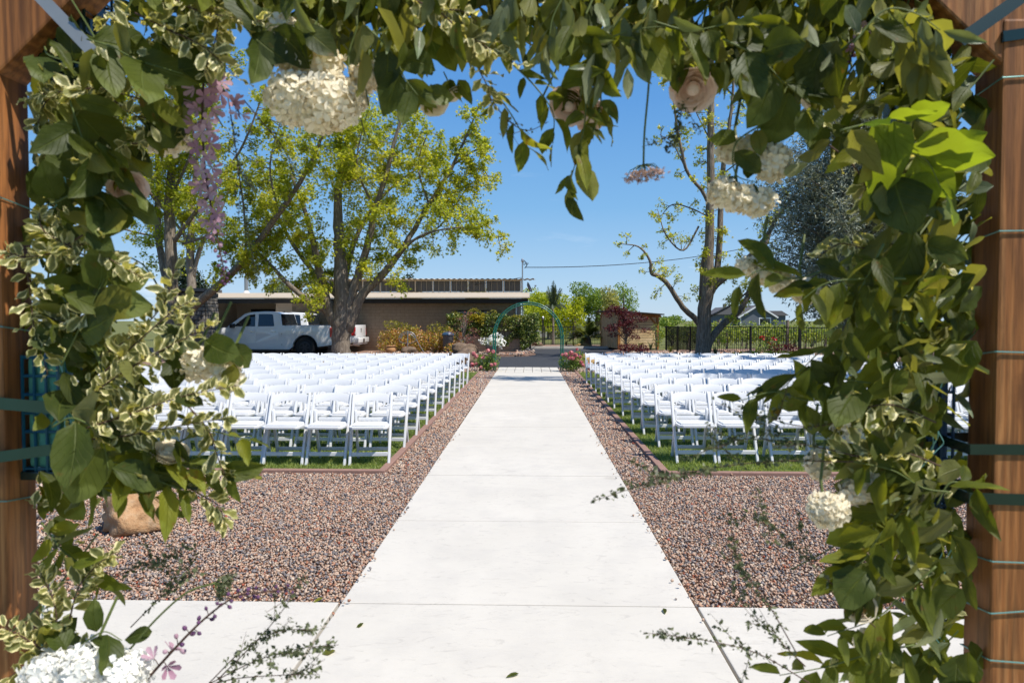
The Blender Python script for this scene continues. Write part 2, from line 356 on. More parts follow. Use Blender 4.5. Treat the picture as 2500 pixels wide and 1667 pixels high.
M['stonepot'] = plain('grey_pot', (.24, .20, .165), .85, .2, .2, 9, bd=.006)
M['bin'] = plain('grey_bin', (.10, .10, .11), .5, .4)
M['boulder'] = m_speckle('tan_boulder', [(.3, (.34, .17, .075)), (.5, (.48, .29, .15)), (.7, (.60, .44, .28))], 9, bd=.02, big=2)
M['lavarock'] = m_speckle('brown_rock', [(.3, (.10, .07, .05)), (.55, (.23, .16, .11)), (.75, (.36, .29, .22))], 9, bd=.03, big=2)
M['goldrock'] = m_speckle('gold_rock', [(.3, (.34, .20, .07)), (.7, (.50, .34, .15))], 9, bd=.03, big=2)
M['greystone'] = m_speckle('grey_stone', [(.3, (.13, .115, .10)), (.7, (.33, .30, .27))], 8, bd=.02, big=2)
M['housegrey'] = plain('grey_siding', (.13, .145, .17), .8, .2)
M['houseroof'] = plain('grey_shingle', (.16, .15, .15), .9, .1)
M['white'] = plain('white_paint', (.75, .75, .75), .6, .3)
M['greyboard'] = plain('grey_board', (.42, .42, .42), .8, .2, .15, 2)
M['wire'] = plain('mint_wire', (.16, .36, .32), .35, .5, metal=.3)
M['tape'] = plain('dark_green_tape', (.012, .030, .024), .22, .6, .2, 15)
M['tape_light'] = plain('green_tape', (.04, .10, .075), .22, .6, .2, 15)
M['foam'] = plain('mint_foam', (.12, .36, .26), .95, .1, .25, 25, bd=.01)
M['bluebox'] = plain('blue_plastic', (.03, .075, .14), .4, .5, .15)
M['steel'] = plain('grey_strap', (.30, .31, .30), .45, .5, .2, 10, metal=.5)
M['stem'] = plain('green_stem', (.11, .14, .035), .6, .3, .3, 30)
M['stem_brown'] = plain('brown_stem', (.085, .045, .03), .7, .3, .3, 30)
M['cable'] = plain('black_cable', (.02, .02, .022), .6, .3)
M['smilax'] = leafmat('smilax_leaf', [(0, (.016, .028, .003)), (.35, (.045, .065, .006)), (.7, (.10, .125, .010)), (1, (.21, .21, .018))], (.22, .215, .07), (.13, .145, .025), .42, spots=.6, rough=.52)
M['salal'] = leafmat('broad_leaf', [(0, (.012, .024, .003)), (.5, (.035, .055, .005)), (.85, (.08, .10, .010)), (1, (.22, .19, .03))], (.21, .205, .07), (.095, .115, .03), .34, rough=.5, spots=.35)
M['pitto'] = leafmat('variegated_leaf', [(0, (.10, .12, .04)), (.6, (.17, .18, .07)), (1, (.28, .27, .07))], (.32, .31, .14), (.24, .24, .10), .34, edge=(.82, .75, .44), rough=.4)
M['ruscus'] = leafmat('narrow_leaf', [(0, (.06, .08, .03)), (.5, (.115, .135, .055)), (1, (.20, .22, .11))], (.28, .29, .17), (.15, .19, .11), .3)
M['yellowgreen'] = leafmat('yellow_green_leaf', [(0, (.085, .15, .006)), (1, (.16, .21, .010))], (.17, .22, .03), (.10, .15, .01), .5, rough=.5)
M['sprig'] = foliage('sprig_leaves', [(0, (.05, .065, .03)), (1, (.16, .18, .09))], .25)
M['hydrangea'] = petal('cream_petals', (.90, .78, .54), (.95, .90, .74), .32)
M['blush'] = petal('blush_petals', (.84, .62, .50), (.90, .77, .67), .35)
M['ivory'] = petal('ivory_petals', (.86, .75, .54), (.90, .83, .68), .35)
M['lilac'] = petal('lilac_petals', (.34, .15, .23), (.66, .47, .52), .38)
M['plum'] = petal('plum_buds', (.075, .03, .085), (.17, .07, .16), .15)
M['pinkrose'] = petal('pink_rose_petals', (.62, .13, .16), (.82, .45, .43), .3)
M['whiteflower'] = petal('white_petals', (.88, .86, .78), (.93, .92, .87), .3)
M['lace'] = petal('pinkish_umbel', (.40, .24, .18), (.60, .42, .34), .2)
# ------------------------------------------------------------------ ground, drive, path, lawn, gravel
def sheet(name, poly, z, m, kind='structure', thick=0.0):
    b = MB(); n = len(poly)
    if thick:
        b.add([(x, y, z - thick) for x, y in poly] + [(x, y, z) for x, y in poly], [tuple(range(n, 2 * n))] + [(i, (i + 1) % n, (i + 1) % n + n, i + n) for i in range(n)])
    else: b.add([(x, y, z) for x, y in poly], [tuple(range(n))])
    return tag(b.obj(name, m), kind=kind)
sheet('ground', [(-900, -300), (900, -300), (900, 1500), (-900, 1500)], -0.07, M['field'])
sheet('driveway', [(-40, 21.9), (22, 21.9), (22, 26.4), (9, 26.4), (6, 38), (-40, 38)], -0.035, M['asphalt'])
sheet('soil_bed', [(-12, 2.5), (12, 2.5), (12, 21.9), (-12, 21.9)], -0.05, M['soil'])
sheet('planting_bed', [(3.1, 25.6), (5.5, 24.5), (9, 25.6), (24, 26.0), (26, 42), (6.9, 34.2), (4.3, 34.2), (3.4, 31)], 0.03, M['mulch'], thick=.09)
sheet('planting_bed', [(-8.8, 29.5), (-4, 29.2), (-1.2, 28.7), (-.1, 29.1), (.3, 30.4), (.1, 32), (-.6, 33.5), (-8.8, 33.5)], 0.03, M['mulch'], thick=.09)
sheet('planting_bed', [(-.2, 38.2), (2.2, 37.6), (4.2, 37.2), (4.2, 41.5), (-1.5, 41.5)], 0.03, M['mulch'], thick=.09)
sheet('planting_bed', [(-14, 20), (-2.4, 20), (-2.2, 21.6), (-3.2, 23), (-5.4, 25.9), (-14, 26.6)], 0.02, M['mulch'], thick=.09)
MB().box(-.1, 4.3, 37.0, 37.18, -.1, .09).obj('kerb', M['concrete'], bevel=.02)['kind'] = 'structure'
PW = 0.935
path = thing('path', None, None); tag(path, kind='structure')
ys = [-4.0, -2.45, -.95, .55, 2.05] + [3.56 + 1.506 * i for i in range(11)] + [19.7]
ys = [y for y in ys if y < 19.5] + [19.7]
for a, b in zip(ys, ys[1:]):
    MB().box(-PW, PW, a + .004, b - .004, -.12, 0.0 + random.uniform(-.0015, .0015)).obj('slab', M['concrete'], path, bevel=.006)
MB().box(-PW + .02, PW - .02, -4, 19.7, -.13, -.02).obj('joint_filler', M['joint'], path)
for s in (-1, 1):
    pv = thing('pavement', None, None); tag(pv, kind='structure')
    for a, b in ((-4, -1), (-1, 2), (2, 3.58)):
        if a == 2: pass
        for x0, x1 in ((PW + .014, 2.5), (2.5, 4.1), (4.1, 8.5)):
            MB().box(min(s * x0, s * x1) + .004, max(s * x0, s * x1) - .004, a + .004 if a != 2 else .7, b - .004, -.12, -.002 - (.004 if s > 0 else 0)).obj('slab', M['concrete'], pv, bevel=.006) if b > 3 else None
pavers = []
# brick band where the path meets the drive
band = thing('path', None, None); tag(band, kind='structure')
pm = MB().box(-.128, .128, -.128, .128, -.1, 0).mesh('paver', M['concrete'], bevel=.008)
for j in range(8):
    for i in range(7):
        p = link('paver', pm, band); p.location = (-.935 + .1335 + i * .267, 19.84 + j * .267, random.uniform(-.004, .003)); p.rotation_euler = (random.uniform(-.008, .008), random.uniform(-.008, .008), 0)
MB().box(-.93, .93, 19.705, 21.85, -.11, -.03).obj('joint_filler', M['joint'], band)

def hull(n, seed, flat=.75):
    r = np.random.default_rng(seed); bm = bmesh.new()
    for _ in range(n):
        v = r.normal(size=3); v /= np.linalg.norm(v); v *= r.uniform(.85, 1.1); bm.verts.new((v[0], v[1] * .85, v[2] * flat))
    bmesh.ops.convex_hull(bm, input=bm.verts)
    bmesh.ops.delete(bm, geom=[v for v in bm.verts if not v.link_faces], context='VERTS')
    bm.verts.index_update(); bm.verts.ensure_lookup_table()
    o = ([v.co[:] for v in bm.verts], [[v.index for v in f.verts] for f in bm.faces]); bm.free(); return o

def gravel(name, x0, x1, y0, y1, sp, keep=None, size=(.45, .82), m='stones'):
    nx, ny = int((x1 - x0) / sp), int((y1 - y0) / sp)
    X, Y = np.meshgrid(x0 + (np.arange(nx) + .5) * sp, y0 + (np.arange(ny) + .5) * sp); X = X.ravel(); Y = Y.ravel()
    X = X + rng.uniform(-.45, .45, len(X)) * sp; Y = Y + rng.uniform(-.45, .45, len(Y)) * sp
    k = (X > x0 + .01) & (X < x1 - .01) & (Y > y0 + .01) & (Y < y1 - .01)
    if keep is not None: k &= keep(X, Y)
    return X[k], Y[k], np.full(k.sum(), sp) * rng.uniform(size[0], size[1], k.sum()) * np.where(rng.random(k.sum()) < .12, 1.45, 1)
def put_gravel(name, parts, m='stones', z0=-.03):
    X = np.concatenate([p[0] for p in parts]); Y = np.concatenate([p[1] for p in parts]); Sz = np.concatenate([p[2] for p in parts])
    g = rng.integers(0, 3, len(X)); root = None
    for i in range(3):
        k = g == i; bv, bf = hull(9, 10 + i); n = k.sum()
        pos = np.stack([X[k], Y[k], z0 + Sz[k] * rng.uniform(.1, .9, n) + rng.uniform(0, .012, n)], 1)
        o = cloud(name, bv, bf, pos, rand_rot(n, .8), Sz[k], M[m]); tag(o, kind='stuff')
vis = lambda x, y: np.abs(x) < .62 * y + .5
near_l = gravel('g', -4.3, -PW - .0, 3.585, 6.68, .0168, vis); near_r = gravel('g', PW, 4.3, 3.585, 6.68, .0168, vis)
EDGE = 1.37
def strip(s, y0, y1, sp):
    a, b = (PW, EDGE + .02) if s > 0 else (-EDGE - .02, -PW); return gravel('g', a, b, y0, y1, sp)
put_gravel('gravel', [near_l, near_r] + [strip(s, 6.68, 9.5, .0195) for s in (-1, 1)] + [strip(s, 9.5, 14, .024) for s in (-1, 1)] + [strip(s, 14, 21.6, .034) for s in (-1, 1)] + [gravel('g', s * 1.9 - .55, s * 1.9 + .55, 19.6, 21.8, .04) for s in (-1, 1)])
spill = []
for s in (-1, 1):
    q = 46; yy = rng.uniform(3.3, 9, q); xx = s * (PW - np.abs(rng.normal(0, .035, q))); spill.append((xx, yy, rng.uniform(.007, .014, q)))
put_gravel('gravel', spill, z0=.004)
put_gravel('gravel', [gravel('g', a_, b_, 3.585, 6.68, .032, lambda x, y: np.abs(x) > np.minimum(.62 * y + .48, 4.28)) for a_, b_ in ((-8.5, -2.6), (2.6, 8.5))])
put_gravel('pebbles', [gravel('g', -8.4, -.2, 28.9, 30.3, .07, lambda x, y: y < 29.9 + .3 * np.sin(x * 2)), gravel('g', -.6, .25, 30.2, 32.5, .07), gravel('g', 3.6, 14, 26.0, 30, .11, lambda x, y: y > 26.2), gravel('g', -9, -3, 24.2, 26.2, .09)], z0=.03)

def kerb_run(pts, w=.075, h=.04):
    b = MB()
    for p, q in zip(pts, pts[1:]):
        L = (Vector(q) - Vector(p)).length; n = max(1, int(L / .8))
    for p, q in zip(pts, pts[1:]):
        b.beam((*p, -.02), (*q, -.02), w, h * 2)
    return tag(b.obj('kerb', M['kerb'], bevel=.008), kind='structure')
for s in (-1, 1):
    kerb_run([(s * (EDGE + .03), 20.2), (s * (EDGE + .03), 6.72)]); kerb_run([(s * (EDGE - .0), 6.70), (s * 7.6, 6.70)])
lawn = thing('lawn', None, None); tag(lawn, kind='structure')
for s in (-1, 1):
    b = MB(); x0, x1 = sorted((s * (EDGE + .065), s * 9)); b.add([(x0, 6.74, -.012), (x1, 6.74, -.012), (x1, 20, -.012), (x0, 20, -.012)], [(0, 1, 2, 3)]); b.obj('turf', M['turf'], lawn)
bx, by, bs = [], [], []
for s in (-1, 1):
    for x0, x1, y0, y1, d, sc in ((1.43, 6.2, 6.72, 7.6, 5200, 1), (1.43, 1.95, 7.6, 12, 3200, 1), (1.43, 2.0, 12, 20, 1500, 1.15), (1.95, 6.5, 7.6, 10, 1300, 1.15), (2, 7.5, 10, 20, 260, 1.5)):
        n = int((x1 - x0) * (y1 - y0) * d); bx.append(s * rng.uniform(x0, x1, n)); by.append(rng.uniform(y0, y1, n)); bs.append(np.full(n, sc))
bx = np.concatenate(bx); by = np.concatenate(by); bs = np.concatenate(bs); n = len(bx)
cl = np.array([noise.noise(Vector((x * 5, y * 5, 0))) for x, y in zip(bx[::1], by)])
h = (rng.uniform(.026, .05, n) + .012 * cl) * bs
th = rng.uniform(0, 2 * np.pi, n); ln = rng.uniform(.1, .75, n)
zax = np.stack([np.cos(th) * ln, np.sin(th) * ln, np.ones(n)], 1); zax /= np.linalg.norm(zax, axis=1, keepdims=True)
ph = rng.uniform(0, 2 * np.pi, n); xa = np.stack([np.cos(ph), np.sin(ph), np.zeros(n)], 1); xa = np.cross(np.cross(zax, xa), zax); xa /= np.linalg.norm(xa, axis=1, keepdims=True)
mats = np.stack([xa, np.cross(zax, xa), zax], 2)
gr = cloud('grass', [(-.5, 0, 0), (.5, 0, 0), (-.36, .1, .55), (.36, .1, .55), (0, .42, 1)], [(0, 1, 3, 2), (2, 3, 4)], np.stack([bx, by, np.full(n, -.014)], 1), mats, np.stack([.0058 * bs, h, h], 1), M['grass'], rnd=np.clip(.45 + .25 * cl + rng.normal(0, .2, n), 0, 1))
tag(gr, kind='stuff')

# ------------------------------------------------------------------ folding chairs
CP = {}
def chair_meshes():
    m = M['plastic']
    for s in (-1, 1):
        b = MB(); b.beam((s * .199, 0, 0), (s * .197, .178, .43), .026, .045, (0, -1, .4)); CP_a = b
        b = MB()
        prof = [(0, -.022, 0), (.17, -.02, .42), (.30, -.016, .70), (.306, 0, .728), (.316, .016, .715), (.215, .026, .42), (.036, .02, 0)]
        poly = [(-.020, 0), (.150, .41), (.268, .695), (.284, .722), (.300, .728), (.316, .722), (.318, .70), (.205, .41), (.022, 0)]
        vs = [(s * .188, y, z) for y, z in poly] + [(s * .214, y, z) for y, z in poly]; k = len(poly)
        b.add(vs, [tuple(range(k)), tuple(range(2 * k - 1, k - 1, -1))] + [(i, (i + 1) % k, (i + 1) % k + k, i + k) for i in range(k)])
        CP['rail', s] = b.mesh('side_rail', m, .005, 2, True)
        poly = [(.206, .40), (.198, .52), (.206, .545), (.222, .555), (.240, .548), (.248, .53), (.262, .40), (.378, 0), (.345, 0)]
        vs = [(s * .158, y, z) for y, z in poly] + [(s * .183, y, z) for y, z in poly]; k = len(poly); b = MB()
        b.add(vs, [tuple(range(k)), tuple(range(2 * k - 1, k - 1, -1))] + [(i, (i + 1) % k, (i + 1) % k + k, i + k) for i in range(k)])
        CP['leg', s] = b.mesh('rear_leg', m, .005, 2, True)
    # back panel: bowed, arched top and bottom, between the rails
    b = MB(); N = 10; vs = []
    for i in range(N + 1):
        t = i / N * 2 - 1; x = t * .187
        zt, zb = .722 - .020 * t * t, .640 - .034 * t * t; bow = .018 * (1 - t * t)
        for z, d in ((zb, 0), (zt, 0), (zt, .014), (zb, .014)):
            vs.append((x, .412 * z - .002 + bow + d, z))
    fs = [(0, 1, 2, 3), tuple(4 * N + k for k in (3, 2, 1, 0))]
    for i in range(N):
        for k in range(4): fs.append((4 * i + k, 4 * i + 4 + k, 4 * i + 4 + (k + 1) % 4, 4 * i + (k + 1) % 4))
    CP['back'] = b.add(vs, fs).mesh('backrest', m, .004, 2, True)
    b = MB()     # seat: dished pad with rounded front, stepping in between the rails
    out = [(-.197, -.06), (-.16, -.085), (.16, -.085), (.197, -.06), (.205, .10), (.184, .125), (.184, .30), (-.184, .30), (-.184, .125), (-.205, .10)]
    k = len(out); b.add([(x, y, .385 + .012 * (y > .2)) for x, y in out] + [(x, y, .412 + .012 * (y > .2)) for x, y in out], [tuple(range(k)), tuple(range(k, 2 * k))] + [(i, (i + 1) % k, (i + 1) % k + k, i + k) for i in range(k)])
    b.box(-.17, .17, -.03, .26, .414, .424)
    CP['seat'] = b.mesh('seat', m, .007, 2, True)
    CP['bar'] = MB().box(-.156, .156, .262, .290, .424, .462).mesh('seat_bar', m, .006, 2, True)
    CP['front'] = MB().box(-.187, .187, .028, .046, .088, .130).mesh('stretcher', m, .004, 1)
    CP['rear'] = MB().box(-.157, .157, .322, .338, .092, .130).mesh('stretcher', m, .004, 1)
chair_meshes()
ORD = ['first', 'second', 'third', 'fourth', 'fifth', 'sixth', 'seventh', 'eighth', 'ninth', 'tenth', 'eleventh', 'twelfth']
def chair(x, y, rz, label, group):
    t = thing('folding_chair', label, 'chair', (x, y, -.004), rz, group)
    for n, key in (('side_rail', ('rail', -1)), ('side_rail', ('rail', 1)), ('rear_leg', ('leg', -1)), ('rear_leg', ('leg', 1)), ('backrest', 'back'), ('seat', 'seat'), ('seat_bar', 'bar'), ('stretcher', 'front'), ('stretcher', 'rear')):
        link(n, CP[key], t)
NR = 11; NCH = 12
for side, s in (('left', -1), ('right', 1)):
    for r in range(NR):
        row = 'front row' if r == 0 else 'back row' if r == NR - 1 else ORD[r] + ' row'
        off = random.uniform(-.02, .02)
        for k in range(NCH):
            if s < 0: x = -1.395 - .215 - .447 * k
            else: x = 1.60 - .021 * r + .215 + .452 * k + (.10 if r == 0 and k > 1 else 0)
            y = (6.99 if s < 0 else 7.22) + .886 * r + random.uniform(-.018, .018) + off
            pos = 'at the aisle end' if k == 0 else 'at the outer end' if k == NCH - 1 else ORD[k] + ' from the aisle'
            chair(x + random.uniform(-.008, .008), y, R(random.gauss(0, 2.0)), f'white folding chair {side} of the path, {row}, {pos}', f'white folding chairs in rows {side} of the path')
# ------------------------------------------------------------------ building with its walls, roof and screen
bld = thing('building', 'long low tan block building with cream flat roof edge behind the pickups', 'building', (-8, 34, 0))
def bobj(b, name, m, parent=bld, **kw):
    o = b.obj(name, m, parent, **kw)
    if parent is bld:
        o.location = (8, -34, 0)
    return o
WY = 33.15
b = MB(); b.box(-11.6, -.55, WY + .012, WY + .3, 0, 2.52); b.box(-.57, -.55, WY + .3, 45, 0, 2.5); bobj(b, 'wall', M['mortar'])
b = MB(); bh, bl = .155, .41
WIN = (-3.55, -1.75, 1.0, 1.98)
for j in range(16):
    x = -11.6 + (j % 2) * bl / 2
    while x < -.57:
        x1 = min(x + bl, -.55); z0, z1 = j * bh + .006, (j + 1) * bh - .006
        if not (x1 > WIN[0] and x < WIN[1] and z1 > WIN[2] and z0 < WIN[3]):
            d = random.uniform(0, .006); b.box(x + .006, x1 - .006, WY - d - .002, WY + .02, z0, z1)
        x = x1
o = bobj(b, 'brick', M['block']); o['kind'] = 'stuff'
w = bobj(MB().box(WIN[0], WIN[1], WY + .0, WY + .02, WIN[2], WIN[3]), 'window', M['glass'])
b = MB()
for x in (WIN[0], WIN[1] - .05): b.box(x, x + .05, WY - .03, WY + .03, WIN[2], WIN[3])
b.box(WIN[0], WIN[1], WY - .032, WY + .028, WIN[3] - .05, WIN[3]); b.obj('frame', M['eave'], w)
# carport recess on the left
b = MB(); b.box(-17.6, -15.9, WY - .0, WY + .2, 0, 2.52); b.box(-15.9, -15.7, WY, 36.5, 0, 2.52); b.box(-15.7, -12.4, 36.3, 36.5, 0, 2.52); b.box(-12.4, -11.6, WY - .004, WY + .2, 0, 2.52); b.box(-15.7, -12.4, WY, WY + .25, 2.36, 2.52)
bobj(b, 'carport_wall', M['stucco'])
b = MB(); b.box(-14.9, -13.6, 36.2, 36.29, 0, 2.1); bobj(b, 'door', M['eave'])
b = MB(); b.add([(-17.6, 32.35, 2.545), (.02, 32.35, 2.545), (.02, 45, 3.0), (-17.6, 45, 3.0), (-17.6, 32.35, 2.60), (.02, 32.35, 2.60), (.02, 33.6, 2.86), (.02, 45, 3.05), (-17.6, 45, 3.05), (-17.6, 33.6, 2.86)],
                [(0, 1, 2, 3), (0, 1, 5, 4), (4, 5, 6, 9), (9, 6, 7, 8), (1, 2, 7, 6, 5), (0, 3, 8, 9, 4)])
bobj(b, 'roof', M['roof'])
bobj(MB().box(-17.5, -.05, 32.42, 32.58, 2.32, 2.54).box(-17.5, -.05, 32.58, 33.14, 2.50, 2.54), 'eave', M['eave'])
b = MB().tube([(-.62, 33.0, 0), (-.62, 33.0, 2.35), (-.62, 32.8, 2.5)], .045, 8); bobj(b, 'downspout', M['metal'])
# roof screen: posts, rails and corrugated panels
X0, X1, SY = -10.55, -.42, 35.6
z0, z1 = 2.98, 3.60
npst = 11; step = (X1 - X0) / npst
for i in range(npst + 1):
    x = X0 + i * step; bobj(MB().box(x - .028, x + .028, SY - .05, SY + .05, z0 - .08, z1), 'screen_post', M['creamtrim'])
for i in range(npst):
    xa, xb = X0 + i * step + .04, X0 + (i + 1) * step - .04; n = 26; vs = []; fs = []
    for k in range(n + 1):
        x = xa + (xb - xa) * k / n; y = SY + .012 * (-1) ** k
        vs += [(x, y, z0 + .02), (x, y, z1 - .04)]
    for k in range(n): fs.append((2 * k, 2 * k + 2, 2 * k + 3, 2 * k + 1))
    bobj(MB().add(vs, fs), 'screen_panel', M['screen'])
    for q in (.32, .66): bobj(MB().box(xa + (xb - xa) * q - .007, xa + (xb - xa) * q + .007, SY - .03, SY - .014, z0, z1 - .03), 'batten', M['creamtrim'])
bobj(MB().box(X0 - .05, X1 + .05, SY - .07, SY - .05, z0 - .09, z0 + .0).box(X0 - .05, X1 + .05, SY - .07, SY - .05, z1 - .05, z1), 'screen_rail', M['creamtrim'])
vs = []; fs = []; n = 150
for k in range(n + 1):
    x = X0 - .1 + (X1 + .95 - X0) * k / n * .985; z = z1 + .045 + .028 * math.sin(k * math.pi / 2)
    vs += [(x, SY - .28, z), (x, SY + 3, z + .12)]
for k in range(n): fs.append((2 * k, 2 * k + 2, 2 * k + 3, 2 * k + 1))
bobj(MB().add(vs, fs), 'screen_roof', M['creamtrim'])
bobj(MB().box(X0, X1 + .75, SY - .2, SY - .12, z1, z1 + .015), 'screen_purlin', M['creamtrim'])
b = MB(); c = at(566, 690, 34.6)
fl = thing('flue_pipe', 'galvanised flue pipe standing on the cream roof left of the big maple', 'chimney pipe', (c.x, 34.6, 2.86))
MB().tube([(0, 0, 0), (0, 0, .9)], .10, 10).obj('pipe', M['metal'], fl, smooth=True); MB().lathe([(.18, 0), (.16, .05), (.11, .14), (.10, .16)], n=12).obj('collar', M['white'], fl)
c = at(775, 690, 34.6); tag(MB().lathe([(.20, 0), (.2, .05), (.12, .18), (.03, .2)], (c.x, 34.6, 2.86), 12).obj('roof_vent', M['roof']), 'small cream vent cap on the roof edge behind the big maple trunk', 'roof vent')
c = at(738, 668, 35.0)
ac = thing('cooler_unit', 'pale boxy cooler unit on the roof behind the big maple', 'cooler', (c.x, 35.0, 2.9))
MB().box(-.35, .35, -.3, .3, .18, .75).obj('housing', M['metal'], ac, bevel=.02); MB().box(-.4, .4, -.35, .35, .06, .17).obj('tray', M['eave'], ac)
# service mast, cables, dish
mx_ = at(1200, 700, 34.0).x
mast = thing('service_mast', 'thin galvanised service mast rising from the right end of the roof', 'mast', (mx_, 34.0, 2.7))
MB().tube([(0, 0, -2.6), (0, 0, 1.72)], .035, 8).obj('pole', M['metal'], mast)
MB().lathe([(.05, 1.68), (.075, 1.74), (.06, 1.82), (.015, 1.87)], n=10).obj('weatherhead', M['metal'], mast)
b = MB()
for k in range(5):
    a = k * 1.1; b.tube(catmull([(0, 0, 1.78), (.12 + .05 * math.sin(a), .03 * k, 1.75 - .05 * k), (.2, .05 * math.cos(a), 1.5 + .04 * k), (.1 + .05 * k, 0, 1.38 + .06 * k), (.28, 0, 1.62)], 5), .010, 4)
b.obj('drip_loop', M['cable'], mast)
def cable(name, a, c, sag, label, r=.012):
    a, c = Vector(a), Vector(c); pts = []
    for i in range(25):
        t = i / 24; p = a.lerp(c, t); p.z -= sag * 4 * t * (1 - t); pts.append(p)
    tag(MB().tube(pts, r, 5).obj(name, M['cable']), label, 'cable')
top = at(1206, 614, 34.0)
cable('overhead_cable', top, at(1960, 500, 48), .9, 'overhead cable sagging from the mast to the upper right', .02)
cable('overhead_cable', at(1200, 637, 34.0), at(1040, 660, 36.4), .03, 'short thin cable from the mast down to the roof screen', .012)
ds = at(1206, 690, 34.2)
dish = thing('satellite_dish', 'dark satellite dish seen edge on at the right end of the roof', 'satellite dish', (ds.x + .08, 34.2, 2.86))
b = MB(); b.lathe([(.02, -.05), (.16, -.02), (.27, .05), (.275, .06), (.16, -.005), (.02, -.03)], n=16); o = b.obj('reflector', M['trim'], dish); o.rotation_euler = (0, R(68), R(-12)); o.location = (.1, 0, .28)
MB().tube([(0, 0, -.03), (0, 0, .12), (.08, 0, .2)], .022, 6).obj('mount', M['trim'], dish)
o = MB().tube([(.1, 0, .10), (.36, 0, .24), (.44, 0, .33)], .014, 5).obj('feed_arm', M['metal'], dish)
MB().box(.39, .49, -.03, .03, .33, .40).obj('feed_horn', M['metal'], dish, bevel=.01)
fl2 = at(1208, 724, 33.1); f = thing('floodlight', 'small double floodlight under the right corner of the roof', 'light', fl2)
MB().box(-.03, .03, -.03, .03, .0, .06).obj('bracket', M['trim'], f)
for s in (-1, 1): MB().tube([(s * .04, 0, -.02), (s * .13, -.08, -.06)], [.03, .065], 8).obj('lamp_head', M['metal'], f)

# stone pier at the far left, half behind foliage
sx = at(466, 760, 26).x
pier = thing('stone_pier', 'grey stacked stone pier with flat roof slab at the left end of the building', 'pier', (sx - .8, 26, 0))
MB().box(-.8, .76, .06, 1.2, 0, 2.45).obj('core', M['mortar'], pier)
z = 0; stn = []
while z < 2.42:
    hh = random.uniform(.11, .18); x = -.85
    while x < .8:
        w_ = min(random.uniform(.18, .42), .86 - x)
        MB().box(x + .008, x + w_ - .008, -.02 + random.uniform(-.03, .03), .12, z + .008, z + hh - .008).obj('stone', M['greystone'], pier, bevel=.018, seg=1)
        x += w_
    MB().box(.70, .86 + random.uniform(-.02, .03), .14, 1.2, z + .008, z + hh - .008).obj('stone', M['greystone'], pier, bevel=.018, seg=1)
    z += hh
MB().box(-1.0, .98, -.2, 1.3, z + .02, z + .14).obj('roof_slab', M['houseroof'], pier, bevel=.01)
dr = thing('orange_door', 'orange wooden gate panel between the stone pier and the foliage', 'gate', at(405, 815, 25.4).xy.to_3d())
for i in range(6): MB().box(-.42 + i * .14, -.29 + i * .14, 0, .04, .1, 1.6).obj('board', M['beam'], dr)

